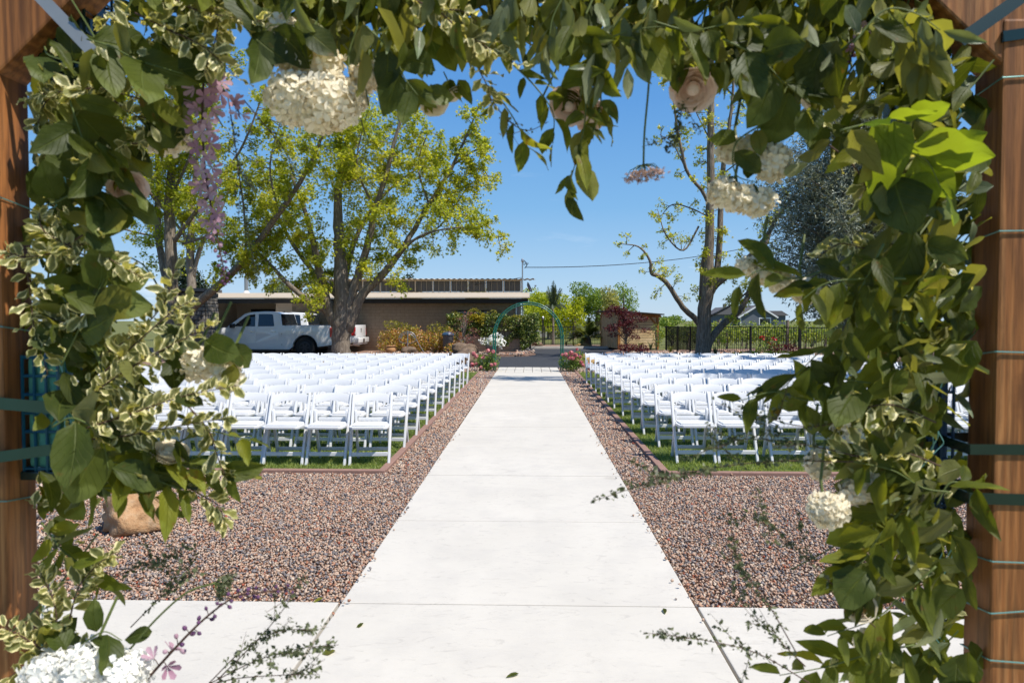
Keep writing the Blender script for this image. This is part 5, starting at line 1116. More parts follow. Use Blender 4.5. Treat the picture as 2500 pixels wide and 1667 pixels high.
# ------------------------------------------------------------------ leaves
def leafmesh(name, m, prof, fold=.25, curl=.3, wave=.0, twist=.0, rows=7, seed=0, cols=(-1, -.5, 0, .5, 1)):
    r = random.Random(seed); ph = r.uniform(0, 6); as_ = (r.uniform(.86, 1.1), r.uniform(.86, 1.1)); bend = r.uniform(-.3, .3); V_ = []; UV = []; F = []
    for i in range(rows):
        v = i / (rows - 1); w = prof(v); a = curl * v; y = v if abs(curl) < .01 else math.sin(a) / curl; z0 = 0 if abs(curl) < .01 else -(1 - math.cos(a)) / curl
        for c in cols:
            x = c * w; zl = fold * abs(x) + wave * math.sin(v * 11 + ph + (2.2 if c > 0 else 0)) * c * c
            tw = twist * (v - .3); xx = x * math.cos(tw) - zl * math.sin(tw); zl = x * math.sin(tw) + zl * math.cos(tw)
            k_ = .035 * (0 < i < rows - 1) * prof(.5) * 3
            V_.append((xx * as_[c > 0] + bend * (v * v - v) + r.uniform(-k_, k_) * abs(c), y + zl * math.sin(a), z0 + zl * math.cos(a) + r.uniform(-k_, k_) * abs(c))); UV.append((c * .5 + .5, v))
    n = len(cols)
    for i in range(rows - 1):
        for k in range(n - 1): F.append((i * n + k, i * n + k + 1, (i + 1) * n + k + 1, (i + 1) * n + k))
    me = bpy.data.meshes.new(name); me.from_pydata(V_, [], F); u = me.uv_layers.new(name='UVMap')
    for p in me.polygons:
        p.use_smooth = True
        for li in p.loop_indices: u.data[li].uv = UV[me.loops[li].vertex_index]
    me.materials.append(M[m]); return me, V_, F, UV
pf = lambda a, k, p: (lambda v: max(.004, a * math.sin(math.pi * min(1, v ** k)) ** p * (1 - .0 * v)))
LV = {'smilax': [leafmesh('leaf', 'smilax', pf(random.uniform(.16, .24), random.uniform(.66, .82), .85), random.uniform(.1, .7), random.uniform(-.4, 1.2), random.uniform(.005, .03), random.uniform(-.8, .8), seed=i) for i in range(14)],
      'salal': [leafmesh('leaf', 'salal', pf(random.uniform(.29, .38), random.uniform(.7, .9), .7), random.uniform(.08, .45), random.uniform(-.4, .8), random.uniform(.02, .05), random.uniform(-.4, .4), seed=20 + i) for i in range(11)],
      'pitto': [leafmesh('leaf', 'pitto', pf(.25, 1.15, .75), random.uniform(-.2, .4), random.uniform(-.5, 1.0), .10, random.uniform(-.8, .8), seed=40 + i, rows=7) for i in range(12)],
      'ruscus': [leafmesh('leaf', 'ruscus', pf(.135, .85, .85), random.uniform(.1, .5), random.uniform(.2, .9), .01, random.uniform(-.4, .4), seed=60 + i) for i in range(5)],
      'yellow': [leafmesh('leaf', 'yellowgreen', pf(.36, .75, .75), .15, .35, .03, 0, seed=80), leafmesh('leaf', 'yellowgreen', pf(.25, .8, .8), .3, .5, .04, .3, seed=81)]}
def frame(d, n):
    d = d.normalized(); x = d.cross(n)
    if x.length < 1e-3: x = d.cross(V((1, .2, .1)))
    x.normalize(); z = x.cross(d); return Matrix((x, d, z)).transposed()
def put_leaf(kind, p, d, n, s, parent, name='leaf', idx=None):
    me = LV[kind][idx if idx is not None else random.randrange(len(LV[kind]))][0]
    o = link(name, me, parent); o.rotation_mode = 'QUATERNION'; o.rotation_quaternion = frame(d, n).to_quaternion(); o.location = p; o.scale = (s * random.uniform(.85, 1.15), s, s)
    return o
rv = lambda s=1.0: V((random.gauss(0, s), random.gauss(0, s), random.gauss(0, s)))
TOCAM = lambda p: (CAM - p).normalized()
def px_pts(pts, Y): return [at(p[0], p[1], p[2] if len(p) > 2 else Y) for p in pts]
def spray(name, kind, label, pts, Y=1.36, n=24, size=.05, cat='leaf spray', group=None, stem='stem', droop=.25, face=.6, r=.0022, side=1.0, var=.3, mix=None, start=.08):
    P = catmull(px_pts(pts, Y), 8); t = thing(name, label, cat, P[0], 0, group); o = P[0]
    MB().tube([p - o for p in P], [r * (1 - .6 * i / len(P)) for i in range(len(P))], 5).obj('stem', M[stem], t, smooth='all')
    for k in range(n):
        u = start + (1 - start) * (k + random.uniform(-.3, .3)) / max(1, n - 1); u = min(max(u, 0), .999); i = min(int(u * (len(P) - 1)), len(P) - 2); f = u * (len(P) - 1) - i
        p = P[i].lerp(P[i + 1], f); tg = (P[i + 1] - P[i]).normalized(); nrm = (TOCAM(p) * face + V((0, 0, .5)) + rv(.35)).normalized()
        sd = tg.cross(nrm).normalized() * (1 if k % 2 else -1); d = (sd * side * random.uniform(.6, 1.1) + tg * random.uniform(.3, .9) + rv(.22) + V((0, 0, -droop))).normalized()
        kd = mix[1] if mix and random.random() < mix[0] else kind
        put_leaf(kd, p - o + d * size * .06, d, nrm + rv(.25), size * random.uniform(1 - var, 1 + var) * (1 - .25 * (u > .85)), t)
    return t
def inpoly(x, y, poly):
    c = False; n = len(poly); j = n - 1
    for i in range(n):
        if (poly[i][1] > y) != (poly[j][1] > y) and x < (poly[j][0] - poly[i][0]) * (y - poly[i][1]) / (poly[j][1] - poly[i][1]) + poly[i][0]: c = not c
        j = i
    return c
def samp(poly, n, dens=None):
    xs = [p[0] for p in poly]; ys_ = [p[1] for p in poly]; out = []
    while len(out) < n:
        x, y = random.uniform(min(xs), max(xs)), random.uniform(min(ys_), max(ys_))
        if inpoly(x, y, poly) and (dens is None or random.random() < dens(x, y)): out.append((x, y))
    return out
def garland(label, poly, flow, kinds, nl, nfill, dens=None, Yf=(1.27, 1.42), Yb=(1.42, 1.60), sizes=(.05, .105), fillpoly=None, fsize=(.05, .095)):
    """flow(x, y) gives the hanging direction at a spot"""
    b0 = at(sum(p[0] for p in poly) / len(poly), sum(p[1] for p in poly) / len(poly), YA); t = thing('leafy_garland', label, 'garland', b0, 0, 'leafy garland pieces on the arbor')
    for x, y in samp(poly, nl, dens):
        p = at(x, y, random.uniform(*Yf)); d = (flow(x, y) + rv(.45)).normalized(); n = (TOCAM(p) * (.75 if random.random() < .68 else -.55) + V((.25, 0, .55)) + rv(.45)).normalized()
        k = random.choices([q[0] for q in kinds], [q[1] for q in kinds])[0]; s = random.uniform(*sizes) * (.45 if k == 'pitto' else 1)
        put_leaf(k, p - b0 - d * s * .5, d, n, s, t)
    for k, share in kinds:
        m_ = int(nfill * share); P = []; F = []; 
        for x, y in samp(fillpoly or poly, m_, dens):
            p = at(x, y, random.uniform(*Yb)); d = (flow(x, y) + rv(.6)).normalized(); P.append(p - b0); F.append(np.array(frame(d, TOCAM(p) * .5 + V((.1, 0, .5)) + rv(.6))))
        if not P: continue
        lm = LV[k][1]; s = rng.uniform(*fsize, len(P)) * (.5 if k == 'pitto' else 1)
        ob = cloud('back_foliage', lm[1], lm[2], np.array(P), np.array(F), s, M[{'smilax': 'smilax', 'salal': 'salal', 'pitto': 'pitto', 'ruscus': 'ruscus'}[k]], t, uv=lm[3]); ob['kind'] = 'stuff'
        ob.data.polygons.foreach_set('use_smooth', [True] * len(ob.data.polygons))
    b = MB()
    for x, y in samp(poly, 26, dens):
        p = at(x, y, random.uniform(1.36, 1.5)) - b0; f = flow(x, y); q = [p - f * .10 + rv(.02), p + rv(.012), p + f * .12 + rv(.03)]; b.tube(catmull(q, 4), .002, 4, False)
    o = b.obj('stems', M['stem'], t); o['kind'] = 'stuff'; return t
LP = [(80, 135), (240, 40), (330, -40), (620, -60), (600, 120), (470, 190), (420, 300), (330, 380), (270, 470), (270, 560), (370, 640), (430, 700), (450, 760), (480, 830), (470, 960), (430, 1090), (330, 1180), (250, 1260), (220, 1360), (180, 1568), (78, 1568)]
LF = [(78, 150), (330, -60), (520, -60), (430, 160), (300, 330), (200, 430), (210, 560), (300, 700), (330, 800), (300, 1000), (200, 1120), (140, 1300), (120, 1568), (78, 1568)]
def dl(x, y):
    d = 1.0 if x < 260 else .62
    if x < 165 and 800 < y < 1120: return .10
    if 1140 < y < 1420: d *= .22 if x > 150 else .5
    if 380 < y < 780 and x > 230: d *= .35
    return d
garland('leafy garland piece down the left post with cream edged sprigs', LP, lambda x, y: V((.55, -.1, -.45)) if y < 1150 else V((.6, -.1, .4)), [('salal', .14), ('smilax', .34), ('pitto', .50)], 250, 760, dl, fillpoly=LF, sizes=(.04, .10))
TP = [(330, -160), (2080, -160), (2120, 40), (1960, 160), (1760, 270), (1620, 160), (1500, 130), (1430, 90), (1370, 190), (1260, 190), (1130, 130), (980, 160), (820, 180), (640, 110), (400, 60)]
garland('leafy garland piece across the top with drooping leaves and white blooms', TP, lambda x, y: V((.15 if x < 1200 else -.15, -.1, -1)), [('smilax', .52), ('ruscus', .20), ('salal', .2), ('pitto', .08)], 295, 1500, None, Yf=(1.26, 1.44), Yb=(1.40, 1.64), sizes=(.055, .10), fillpoly=[(330, -220), (2080, -220), (2000, 60), (1700, 180), (1560, 110), (1380, 90), (1100, 80), (850, 120), (640, 60), (400, 0)])
RP = [(2240, 150), (2050, 20), (1900, 60), (1720, 170), (1750, 330), (1830, 430), (1920, 500), (1890, 570), (1890, 640), (1900, 780), (1900, 900), (1890, 1020), (1900, 1150), (1900, 1280), (1920, 1400), (1860, 1500), (1850, 1568), (2232, 1568)]
RF = [(2245, 130), (2060, -40), (1850, 60), (1820, 220), (1960, 330), (2060, 420), (2060, 520), (1960, 620), (1930, 760), (1960, 900), (1950, 1100), (1960, 1300), (1980, 1568), (2238, 1568)]
def dr_(x, y):
    d = 1.0 if x > 1990 else .5
    if x > 2150 and 840 < y < 1210: return .12
    if 200 < y < 560 and x < 2050: d *= .5
    if y > 1230: d *= .55
    if y > 1230 and x < 2000: d *= .5
    return d
garland('leafy garland piece down the right post with long smilax leaves', RP, lambda x, y: V((-.55, -.1, -.55)), [('smilax', .56), ('salal', .20), ('ruscus', .13), ('pitto', .11)], 240, 800, dr_, fillpoly=RF, sizes=(.045, .104))

# ------------------------------------------------------------------ sprays that stand out of the garland
PG = 'cream edged variegated sprays'
def pit(label, pts, n, Y=1.33, size=.033, **k): return spray('variegated_spray', 'pitto', label, pts, Y - .02, int(n * 1.1), size, 'leaf spray', PG, 'stem_brown', .05, .5, .0018, 1.0, .35, **k)
pit('cream edged spray hanging from the top edge left of the hydrangeas', [(310, 30), (390, 70), (470, 110), (545, 180)], 34, 1.30)
pit('cream edged spray along the top edge above the lilac spike', [(360, -30), (440, 20), (530, 40), (600, 50)], 32, 1.30)
pit('cream edged spray falling beside the topmost hydrangea', [(480, -20), (500, 50), (490, 110), (470, 170)], 26, 1.32)
pit('cream edged spray reaching over the left post near its top', [(330, 230), (230, 205), (140, 210), (62, 225)], 34, 1.33)
pit('cream edged spray dropping beside the left post near its top', [(250, 180), (180, 200), (110, 230), (85, 290)], 20, 1.36)
pit('grey cream edged spray behind the big upper left leaves', [(260, 230), (310, 265), (370, 280), (430, 330)], 26, 1.40)
pit('grey cream edged spray above the upper left hydrangea', [(250, 320), (310, 330), (350, 315), (400, 300)], 22, 1.38)
pit('bright cream edged spray crossing the left post at eye height', [(215, 600), (150, 560), (100, 530), (90, 490)], 26, 1.32)
pit('bright cream edged spray pointing left across the left post', [(190, 540), (120, 580), (60, 590), (10, 580)], 22, 1.32)
pit('cream edged spray hanging down the left post edge', [(60, 600), (70, 680), (80, 760), (120, 830)], 24, 1.33, droop=.1) if False else pit('cream edged spray hanging down the left post edge', [(60, 600), (70, 680), (80, 760), (110, 860)], 24, 1.33)
pit('bright cream edged spray below the upper left broad leaves', [(110, 600), (200, 560), (260, 600), (330, 640)], 28, 1.33)
pit('cream edged spray beside the green foam cage', [(270, 690), (200, 720), (150, 740), (95, 720)], 22, 1.34)
pit('long cream edged spray ending at the white bloom over the chairs', [(190, 985), (300, 950), (420, 910), (545, 885)], 52, 1.30)
pit('long cream edged spray above the middle left bloom', [(180, 930), (260, 870), (360, 810), (500, 740)], 50, 1.32)
pit('cream edged spray lowest over the left chairs', [(190, 1010), (290, 1000), (400, 980), (520, 960)], 40, 1.31)
pit('cream edged spray rising from the middle left leaves to the pickup', [(210, 880), (300, 800), (390, 720), (440, 690)], 36, 1.34)
pit('cream edged spray between the middle left leaves and the chairs', [(230, 820), (320, 760), (380, 690), (400, 620)], 32, 1.36)
pit('thin cream edged spray dangling over the front left chairs', [(430, 930), (480, 990), (500, 1050), (520, 1100)], 20, 1.34)
pit('small cream edged spray dangling over the gravel at left', [(380, 1090), (450, 1130), (500, 1160), (515, 1200)], 20, 1.36)
pit('bright cream edged spray above the lower left hydrangea', [(160, 1420), (180, 1350), (220, 1300), (260, 1270)], 30, 1.31)
pit('cream edged spray crossing the left post near the bottom', [(110, 1500), (80, 1480), (50, 1460), (10, 1440)], 24, 1.31)
pit('cream edged spray rising beside the left post near the bottom', [(110, 1530), (130, 1440), (120, 1370), (90, 1310)], 30, 1.32)
pit('cream edged spray in the lower left corner', [(130, 1560), (90, 1530), (50, 1540), (20, 1555)], 18, 1.32)
pit('yellowish cream edged spray hanging from the top right of the hydrangeas', [(1000, 20), (1060, 70), (1120, 110), (1190, 150)], 34, 1.32)
pit('yellowish cream edged spray falling below the top garland', [(1060, 60), (1090, 140), (1120, 200), (1130, 240)], 22, 1.34)
pit('cream edged spray along the top edge above the roses', [(930, -10), (1000, 20), (1070, 30), (1130, 90)], 26, 1.33)
pit('cream edged spray reaching left beside the blue foam cage', [(2150, 970), (2050, 930), (1970, 945), (1920, 990)], 16, 1.33, size=.045)
pit('cream edged spray below the blue foam cage', [(2160, 1070), (2080, 1040), (2000, 1040), (1910, 1060)], 20, 1.34, size=.042)
pit('cream edged spray before the silver tree', [(2060, 560), (1990, 570), (1930, 560), (1880, 590)], 26, 1.36)
pit('faded cream edged spray hanging before the silver tree', [(1900, 330), (1960, 380), (1990, 440), (1980, 500)], 16, 1.38)
SG = 'long leaved smilax sprays'
def smi(label, pts, n, Y=1.33, size=.075, **k): return spray('smilax_spray', 'smilax', label, pts, Y, n, size, 'leaf spray', SG, 'stem', k.pop('droop', .35), k.pop('face', .6), .002, k.pop('side', .9), .3, **k)
smi('trailing smilax vine hanging lowest against the sky', [(1330, 140), (1345, 230), (1340, 300), (1320, 380), (1300, 450)], 17, 1.32, .066)
smi('smilax vine with a horizontal leaf right of the blush rose', [(1370, 150), (1380, 220), (1375, 265), (1360, 310)], 8, 1.32, .062)
smi('smilax vine with two dark leaves hanging over the big maple', [(1100, 190), (1150, 230), (1190, 290), (1215, 345)], 7, 1.34, .07)
smi('smilax vine curling under the top garland by the blush rose', [(1180, 150), (1230, 200), (1270, 260), (1270, 330)], 10, 1.35, .058)
smi('row of smilax leaves fanned against the sky left of the tall trunk', [(1300, 60), (1380, 90), (1450, 70), (1530, 60)], 12, 1.30, .09, droop=.9)
smi('row of broad smilax leaves over the tall trunk', [(1500, 50), (1580, 70), (1650, 60), (1720, 40)], 11, 1.30, .10, droop=.9)
smi('smilax spray with pale upturned leaves in the upper right', [(1960, 100), (2030, 25), (2100, 30), (2160, 70)], 11, 1.20, .08, droop=.4, mix=(.5, 'ruscus'))
smi('smilax spray with backlit leaves hanging in the upper right', [(2010, 40), (2080, 80), (2110, 120), (2130, 160)], 9, 1.22, .08, droop=.9, face=-.8)
smi('smilax spray of yellowing leaves crossing right of the silver tree', [(1930, 300), (2010, 280), (2080, 270), (2150, 290)], 9, 1.22, .085, mix=(.5, 'yellow'), face=-.8)
smi('smilax spray in the middle of the right garland', [(2080, 640), (1990, 640), (1900, 650), (1840, 690)], 13, 1.24, .082)
smi('smilax spray with large pale leaves beside the house gable', [(2030, 560), (1990, 640), (1960, 700), (1940, 780)], 12, 1.24, .082)
smi('smilax spray right of the house gable with drooping leaves', [(2150, 600), (2090, 680), (2060, 760), (2070, 860)], 12, 1.30, .082)
smi('smilax leaves reaching left toward the bare maple trunk', [(1900, 620), (1820, 640), (1750, 620), (1700, 650)], 7, 1.30, .085, droop=.2)
smi('smilax leaves floating over the right back rows', [(1960, 820), (1900, 800), (1850, 840), (1790, 900)], 8, 1.31, .08)
smi('smilax spray with two leaves over the front right chairs', [(1960, 900), (1860, 920), (1780, 900), (1700, 920)], 8, 1.31, .075)
smi('smilax spray low beside the right post', [(2180, 1130), (2120, 1120), (2050, 1080), (1960, 1060)], 12, 1.30, .085)
smi('smilax leaves crossing the right post under the lower tape', [(2150, 1160), (2180, 1110), (2220, 1110), (2260, 1115)], 5, 1.32, .085)
smi('smilax spray falling past the lower right white blooms', [(2090, 1150), (2020, 1230), (1980, 1290), (1930, 1300)], 14, 1.31, .085)
smi('smilax spray in the lower right corner', [(2150, 1300), (2080, 1360), (2010, 1420), (1900, 1460)], 14, 1.31, .08)
smi('smilax spray at the bottom right edge of the view', [(2100, 1480), (2000, 1500), (1900, 1530), (1790, 1550)], 12, 1.31, .08)
smi('smilax spray under the green foam cage with yellow stem', [(150, 1090), (250, 1060), (330, 1090), (430, 1130)], 14, 1.31, .085)
smi('smilax spray hanging over the tan boulder', [(150, 1120), (240, 1120), (330, 1130), (385, 1170)], 9, 1.33, .075)
smi('smilax spray reaching right over the gravel', [(300, 1060), (380, 1060), (460, 1080), (545, 1090)], 11, 1.33, .075)
smi('small smilax spray with two leaves before the left chairs', [(400, 1020), (470, 990), (530, 1000), (575, 1010)], 5, 1.32, .06)
smi('smilax spray left of the tan boulder', [(95, 1200), (140, 1260), (190, 1300), (250, 1350)], 11, 1.34, .06)
BG = 'broad leaved branches'
def sal(label, pts, n, Y=1.33, size=.105, **k): return spray('broadleaf_branch', 'salal', label, pts, Y, n, size, 'leaf branch', BG, 'stem', .25, k.pop('face', 1.2), .002, .9, .2, **k)
sal('branch with huge dark leaves under the left brace', [(200, 90), (260, 110), (320, 140), (420, 170)], 5, 1.29, .125)
sal('branch with a pale yellowish leaf beside the left post', [(160, 230), (180, 290), (200, 340), (250, 400)], 5, 1.30, .11)
sal('branch with broad leaves left of the pink rose', [(120, 470), (180, 440), (230, 430), (290, 480)], 6, 1.33, .105)
sal('branch with broad upright leaves above the green foam cage', [(140, 840), (180, 760), (210, 700), (240, 640)], 6, 1.31, .105)
sal('branch with broad pale leaves beside the lower left tape', [(120, 980), (170, 960), (230, 1000), (250, 1080)], 5, 1.27, .115)
sal('branch with dark broad leaves in front of the pickup', [(420, 820), (470, 780), (510, 790), (540, 830)], 4, 1.34, .075)
sal('branch with bright broad leaves above the lower left hydrangea', [(150, 1500), (200, 1470), (240, 1450), (280, 1470)], 5, 1.28, .08)
sal('branch with broad leaves beside the two topmost hydrangeas', [(560, 60), (600, 100), (620, 60), (700, 60)], 6, 1.29, .10)
sal('branch with broad dark leaves right of the hydrangeas', [(840, 60), (900, 120), (930, 180), (960, 220)], 7, 1.30, .085)
sal('branch with broad leaves over the upper right blush rose', [(1660, 90), (1740, 130), (1800, 190), (1860, 240)], 8, 1.29, .105)
sal('branch with lobed dark leaves between the right hydrangeas', [(1760, 280), (1690, 330), (1690, 400), (1740, 420)], 6, 1.33, .06)
sal('branch with bright backlit broad leaves right of the silver tree', [(2040, 330), (2090, 350), (2130, 370), (2160, 430)], 6, 1.24, .108, mix=(.75, 'yellow'), face=-.8)
sal('branch with dull broad leaves below the backlit leaves', [(2060, 370), (2040, 420), (2090, 480), (2110, 560)], 5, 1.29, .115)
sal('branch with broad leaves at the left edge of the right garland', [(2000, 880), (1920, 870), (1880, 880), (1850, 930)], 5, 1.31, .095)
RG = 'narrow silvery leaved sprays'
def rus(label, pts, n, Y=1.3, size=.085): return spray('narrow_leaf_spray', 'ruscus', label, pts, Y, n, size, 'leaf spray', RG, 'stem', .6, .7, .0018, .7, .25)
rus('silvery narrow leaved spray at the top edge centre', [(1180, -40), (1160, 10), (1150, 40), (1120, 60)], 8)
rus('silvery narrow leaved spray hanging right of the top centre', [(1300, -20), (1270, 40), (1260, 90), (1240, 130)], 9)
rus('silvery narrow leaved spray in front of the top roses', [(1440, 20), (1400, 80), (1380, 130), (1350, 170)], 9)
rus('narrow leaved spray left of the upper right blush rose', [(1500, 0), (1470, 60), (1460, 100), (1440, 150)], 8)

# thin wiry sprigs with tiny leaves
TG = 'thin wiry sprigs'
def sprig(label, pts, Y=1.3, n=90, size=.011, side=0, r=.0013, branches=3, leaf='sprig'):
    P = catmull(px_pts(pts, Y), 8); t = thing('wiry_sprig', label, 'sprig', P[0], 0, TG); o = P[0]; b = MB(); b.tube([p - o for p in P], [r * (1 - .6 * i / len(P)) for i in range(len(P))], 5)
    L = [P]
    for k in range(branches):
        i = int(len(P) * random.uniform(.3, .85)); tg = (P[min(i + 1, len(P) - 1)] - P[i - 1]).normalized(); d = (tg + rv(.5)).normalized(); q = [P[i], P[i] + d * .04, P[i] + d * .08 + V((0, 0, .01))]; b.tube([x - o for x in q], [r * .6, r * .5, r * .3], 4); L.append(q)
    b.obj('stem', M['stem_brown'], t); pos = []
    for q in L:
        k = n if q is P else n // 4
        for _ in range(k):
            u = random.uniform(.15 if q is P else 0, 1) * (len(q) - 1.001); i = int(u); pos.append(q[i].lerp(q[i + 1], u - i) - o + rv(.0035))
    cloud('leaflets', *LEAF4, np.array(pos), rand_rot(len(pos), .3), rng.uniform(.5, 1.3, len(pos)) * size, M[leaf], t)['kind'] = 'stuff'; return t
sprig('wiry sprig topmost of the lower left fan over the pavement', [(480, 1568), (560, 1490), (640, 1450), (725, 1443)])
sprig('wiry sprig longest of the lower left fan over the pavement', [(470, 1575), (580, 1520), (680, 1490), (778, 1480)], n=120)
sprig('wiry sprig lowest of the lower left fan over the pavement', [(430, 1590), (530, 1560), (640, 1550), (732, 1548)])
sprig('wiry sprig rising to the gravel edge from the lower left', [(500, 1560), (590, 1470), (650, 1400), (700, 1320)], n=60)
sprig('wiry sprig among the gravel behind the lace seed head', [(300, 1440), (370, 1370), (420, 1330), (450, 1260)], 1.36)
sprig('wiry sprig hanging over the gravel left of the lilac spike', [(250, 1330), (320, 1300), (370, 1290), (430, 1250)], 1.37)
sprig('wiry sprig reaching far left over the right gravel strip', [(1960, 1060), (1760, 1060), (1560, 1090), (1356, 1152)], n=170, branches=6)
sprig('wiry sprig over the front right chairs', [(1980, 1050), (1840, 1020), (1700, 1010), (1560, 1060)], n=110, branches=4)
sprig('drooping wiry sprig with yellow leaves before the front right chairs', [(1960, 960), (1860, 980), (1760, 960), (1690, 940)], n=60)
sprig('wiry sprig slanting up over the right gravel', [(2010, 1440), (1900, 1330), (1800, 1230), (1730, 1170)], n=130, branches=4)
sprig('wiry sprig left of the slanting one over the right gravel', [(1830, 1500), (1760, 1380), (1700, 1300), (1680, 1210)], n=90)
sprig('wiry sprig pointing left across the pavement joint', [(1860, 1568), (1740, 1500), (1620, 1470), (1478, 1452)], n=100, branches=3)
sprig('wiry sprig in the lower right corner above the pavement', [(1850, 1530), (1800, 1480), (1760, 1440), (1720, 1430)], n=60)
sprig('wiry sprig hanging before the tall bare maple', [(1575, 130), (1570, 220), (1555, 300), (1530, 350)], 1.36, n=110)
sprig('wiry sprig drooping right of the lilac spike', [(520, 200), (540, 330), (560, 480), (590, 640)], 1.4, n=130, size=.009)
sprig('wiry sprig curved below the blush rose against the sky', [(1110, 200), (1160, 270), (1210, 300), (1260, 280)], 1.36, n=20, size=.008)
sprig('wiry sprig falling over the first leafless twigs at left', [(560, 230), (610, 290), (650, 340), (700, 430)], 1.42, n=50, size=.008)

# ------------------------------------------------------------------ blooms
PET4 = [(0, 0, 0)]; PF4 = []
for q in range(4):
    a = q * math.pi / 2
    for da, r_, z in ((-.62, .55, .16), (-.36, 1.0, .30), (.0, 1.1, .22), (.36, 1.0, .34), (.62, .55, .16)): PET4.append((r_ * math.cos(a + da), r_ * math.sin(a + da), z))
    for i in range(4): PF4.append((0, 1 + q * 5 + i, 2 + q * 5 + i))
def bloomcloud(name, regs, n, size, m, parent, jit=.5):
    A = [(r_[0] * r_[2] + r_[0] * r_[1] + r_[1] * r_[2]) for c, r_ in regs]; P = []; Z = []
    for (c, r_), a in zip(regs, A):
        k = int(n * a / sum(A)); i = np.arange(k) + .5; phi = np.arccos(1 - 2 * i / k); th = np.pi * (1 + 5 ** .5) * i
        d = np.stack([np.cos(th) * np.sin(phi), np.sin(th) * np.sin(phi), np.cos(phi)], 1); bump = 1 + .10 * np.sin(d[:, 0] * 7 + c[0] * 90) * np.sin(d[:, 2] * 6) + rng.normal(0, .05, k)
        P.append(np.array(c) + d * np.array(r_) * bump[:, None] - d * size * .3); Z.append(d)
    P = np.concatenate(P); Z = np.concatenate(Z) + rng.normal(size=P.shape) * jit * .5; Z /= np.linalg.norm(Z, axis=1, keepdims=True); a = rng.normal(size=P.shape); X = np.cross(a, Z); X /= np.linalg.norm(X, axis=1, keepdims=True)
    return cloud(name, PET4, PF4, P, np.stack([X, np.cross(Z, X), Z], 2), rng.uniform(.75, 1.25, len(P)) * size, M[m], parent)
HG2 = 'cream hydrangea blooms'
def hydrangea(label, px, py, Y, regs, n=130, size=.015, m='hydrangea', name='hydrangea_bloom', grp=HG2, cat='flower'):
    """regs in px relative to the centre: dx, dy, radius x, radius z"""
    c = at(px, py, Y); t = thing(name, label, cat, c, 0, grp); k = Y * 1.063 / 1666.7
    rg = [((dx * k, random.uniform(-.008, .008), -dy * k), (rx * k, (rx + rz) * .5 * k, rz * k)) for dx, dy, rx, rz in regs]
    for c_, r_ in rg: MB().rock(c_, tuple(q * .80 for q in r_), 1, 2, .1, -2).obj('heart', M[m], t, smooth='all')
    bloomcloud('petals', rg, n, size, m, t); MB().tube([(0, .01, .0), (.0, .03, .05), (.02, .06, .12)], .003, 5).obj('stem', M['stem'], t); return t
hydrangea('large cream hydrangea, upper one of the pair left of centre', 700, 130, 1.34, [(-30, -20, 55, 50), (20, 15, 62, 50), (-50, -60, 30, 28)], 230)
hydrangea('largest cream hydrangea, lower one of the pair left of centre', 722, 235, 1.33, [(-45, -10, 65, 58), (35, 0, 70, 62), (10, 25, 62, 42)], 300)
hydrangea('cream hydrangea peeking out right of the lower big bloom', 812, 228, 1.38, [(0, 0, 26, 34)], 70)
hydrangea('wide cream hydrangea right of the big pair under the top leaves', 858, 172, 1.37, [(-20, 0, 34, 28), (22, 4, 34, 24)], 120)
hydrangea('cream hydrangea above the pink rose near the left post', 385, 322, 1.42, [(-12, 0, 36, 28), (20, -4, 22, 22)], 100)
hydrangea('cream hydrangea topmost of the right trio', 1698, 343, 1.38, [(-14, 0, 32, 24), (22, 0, 28, 22)], 110)
hydrangea('cream hydrangea right of the right trio beside the silver tree', 1772, 376, 1.36, [(0, 0, 38, 36)], 100)
hydrangea('long cream hydrangea lowest of the right trio', 1700, 452, 1.35, [(-40, -10, 32, 28), (0, 5, 36, 28), (40, 14, 32, 26)], 170)
hydrangea('drooping cream spike bloom before the bare maple limb', 1762, 628, 1.36, [(-40, -16, 26, 18), (-8, 0, 30, 22), (30, 18, 30, 22)], 150, .012)
hydrangea('white bloom among the smilax leaves beside the gable', 1850, 670, 1.38, [(0, 0, 30, 24)], 60, .012)
hydrangea('cream hydrangea over the left back rows of chairs', 480, 828, 1.36, [(-20, 0, 36, 26), (20, 6, 28, 22)], 110, m='hydrangea')
hydrangea('white bloom at the end of the long cream edged spray', 522, 862, 1.36, [(0, 0, 24, 34)], 70)
hydrangea('dim cream hydrangea behind the long cream edged spray', 445, 845, 1.45, [(0, 0, 40, 26)], 70)
hydrangea('huge sunlit white hydrangea in the lower left corner', 205, 1540, 1.27, [(-80, 10, 70, 55), (0, 0, 80, 60), (80, 5, 62, 50)], 380, m='whiteflower')
hydrangea('round cream hydrangea over the right gravel', 1900, 1170, 1.28, [(0, 0, 40, 33)], 110)
hydrangea('cream hydrangea behind leaves right of the round one', 1975, 1122, 1.36, [(-14, 4, 30, 24), (24, -6, 24, 26)], 100)
hydrangea('white bloom at the lawn edge behind the right garland', 1882, 1068, 1.42, [(0, 0, 24, 32)], 60)
hydrangea('crumpled white bloom over the front right chairs', 1940, 965, 1.32, [(0, 0, 30, 26), (18, 26, 18, 16)], 60, .014, 'whiteflower')
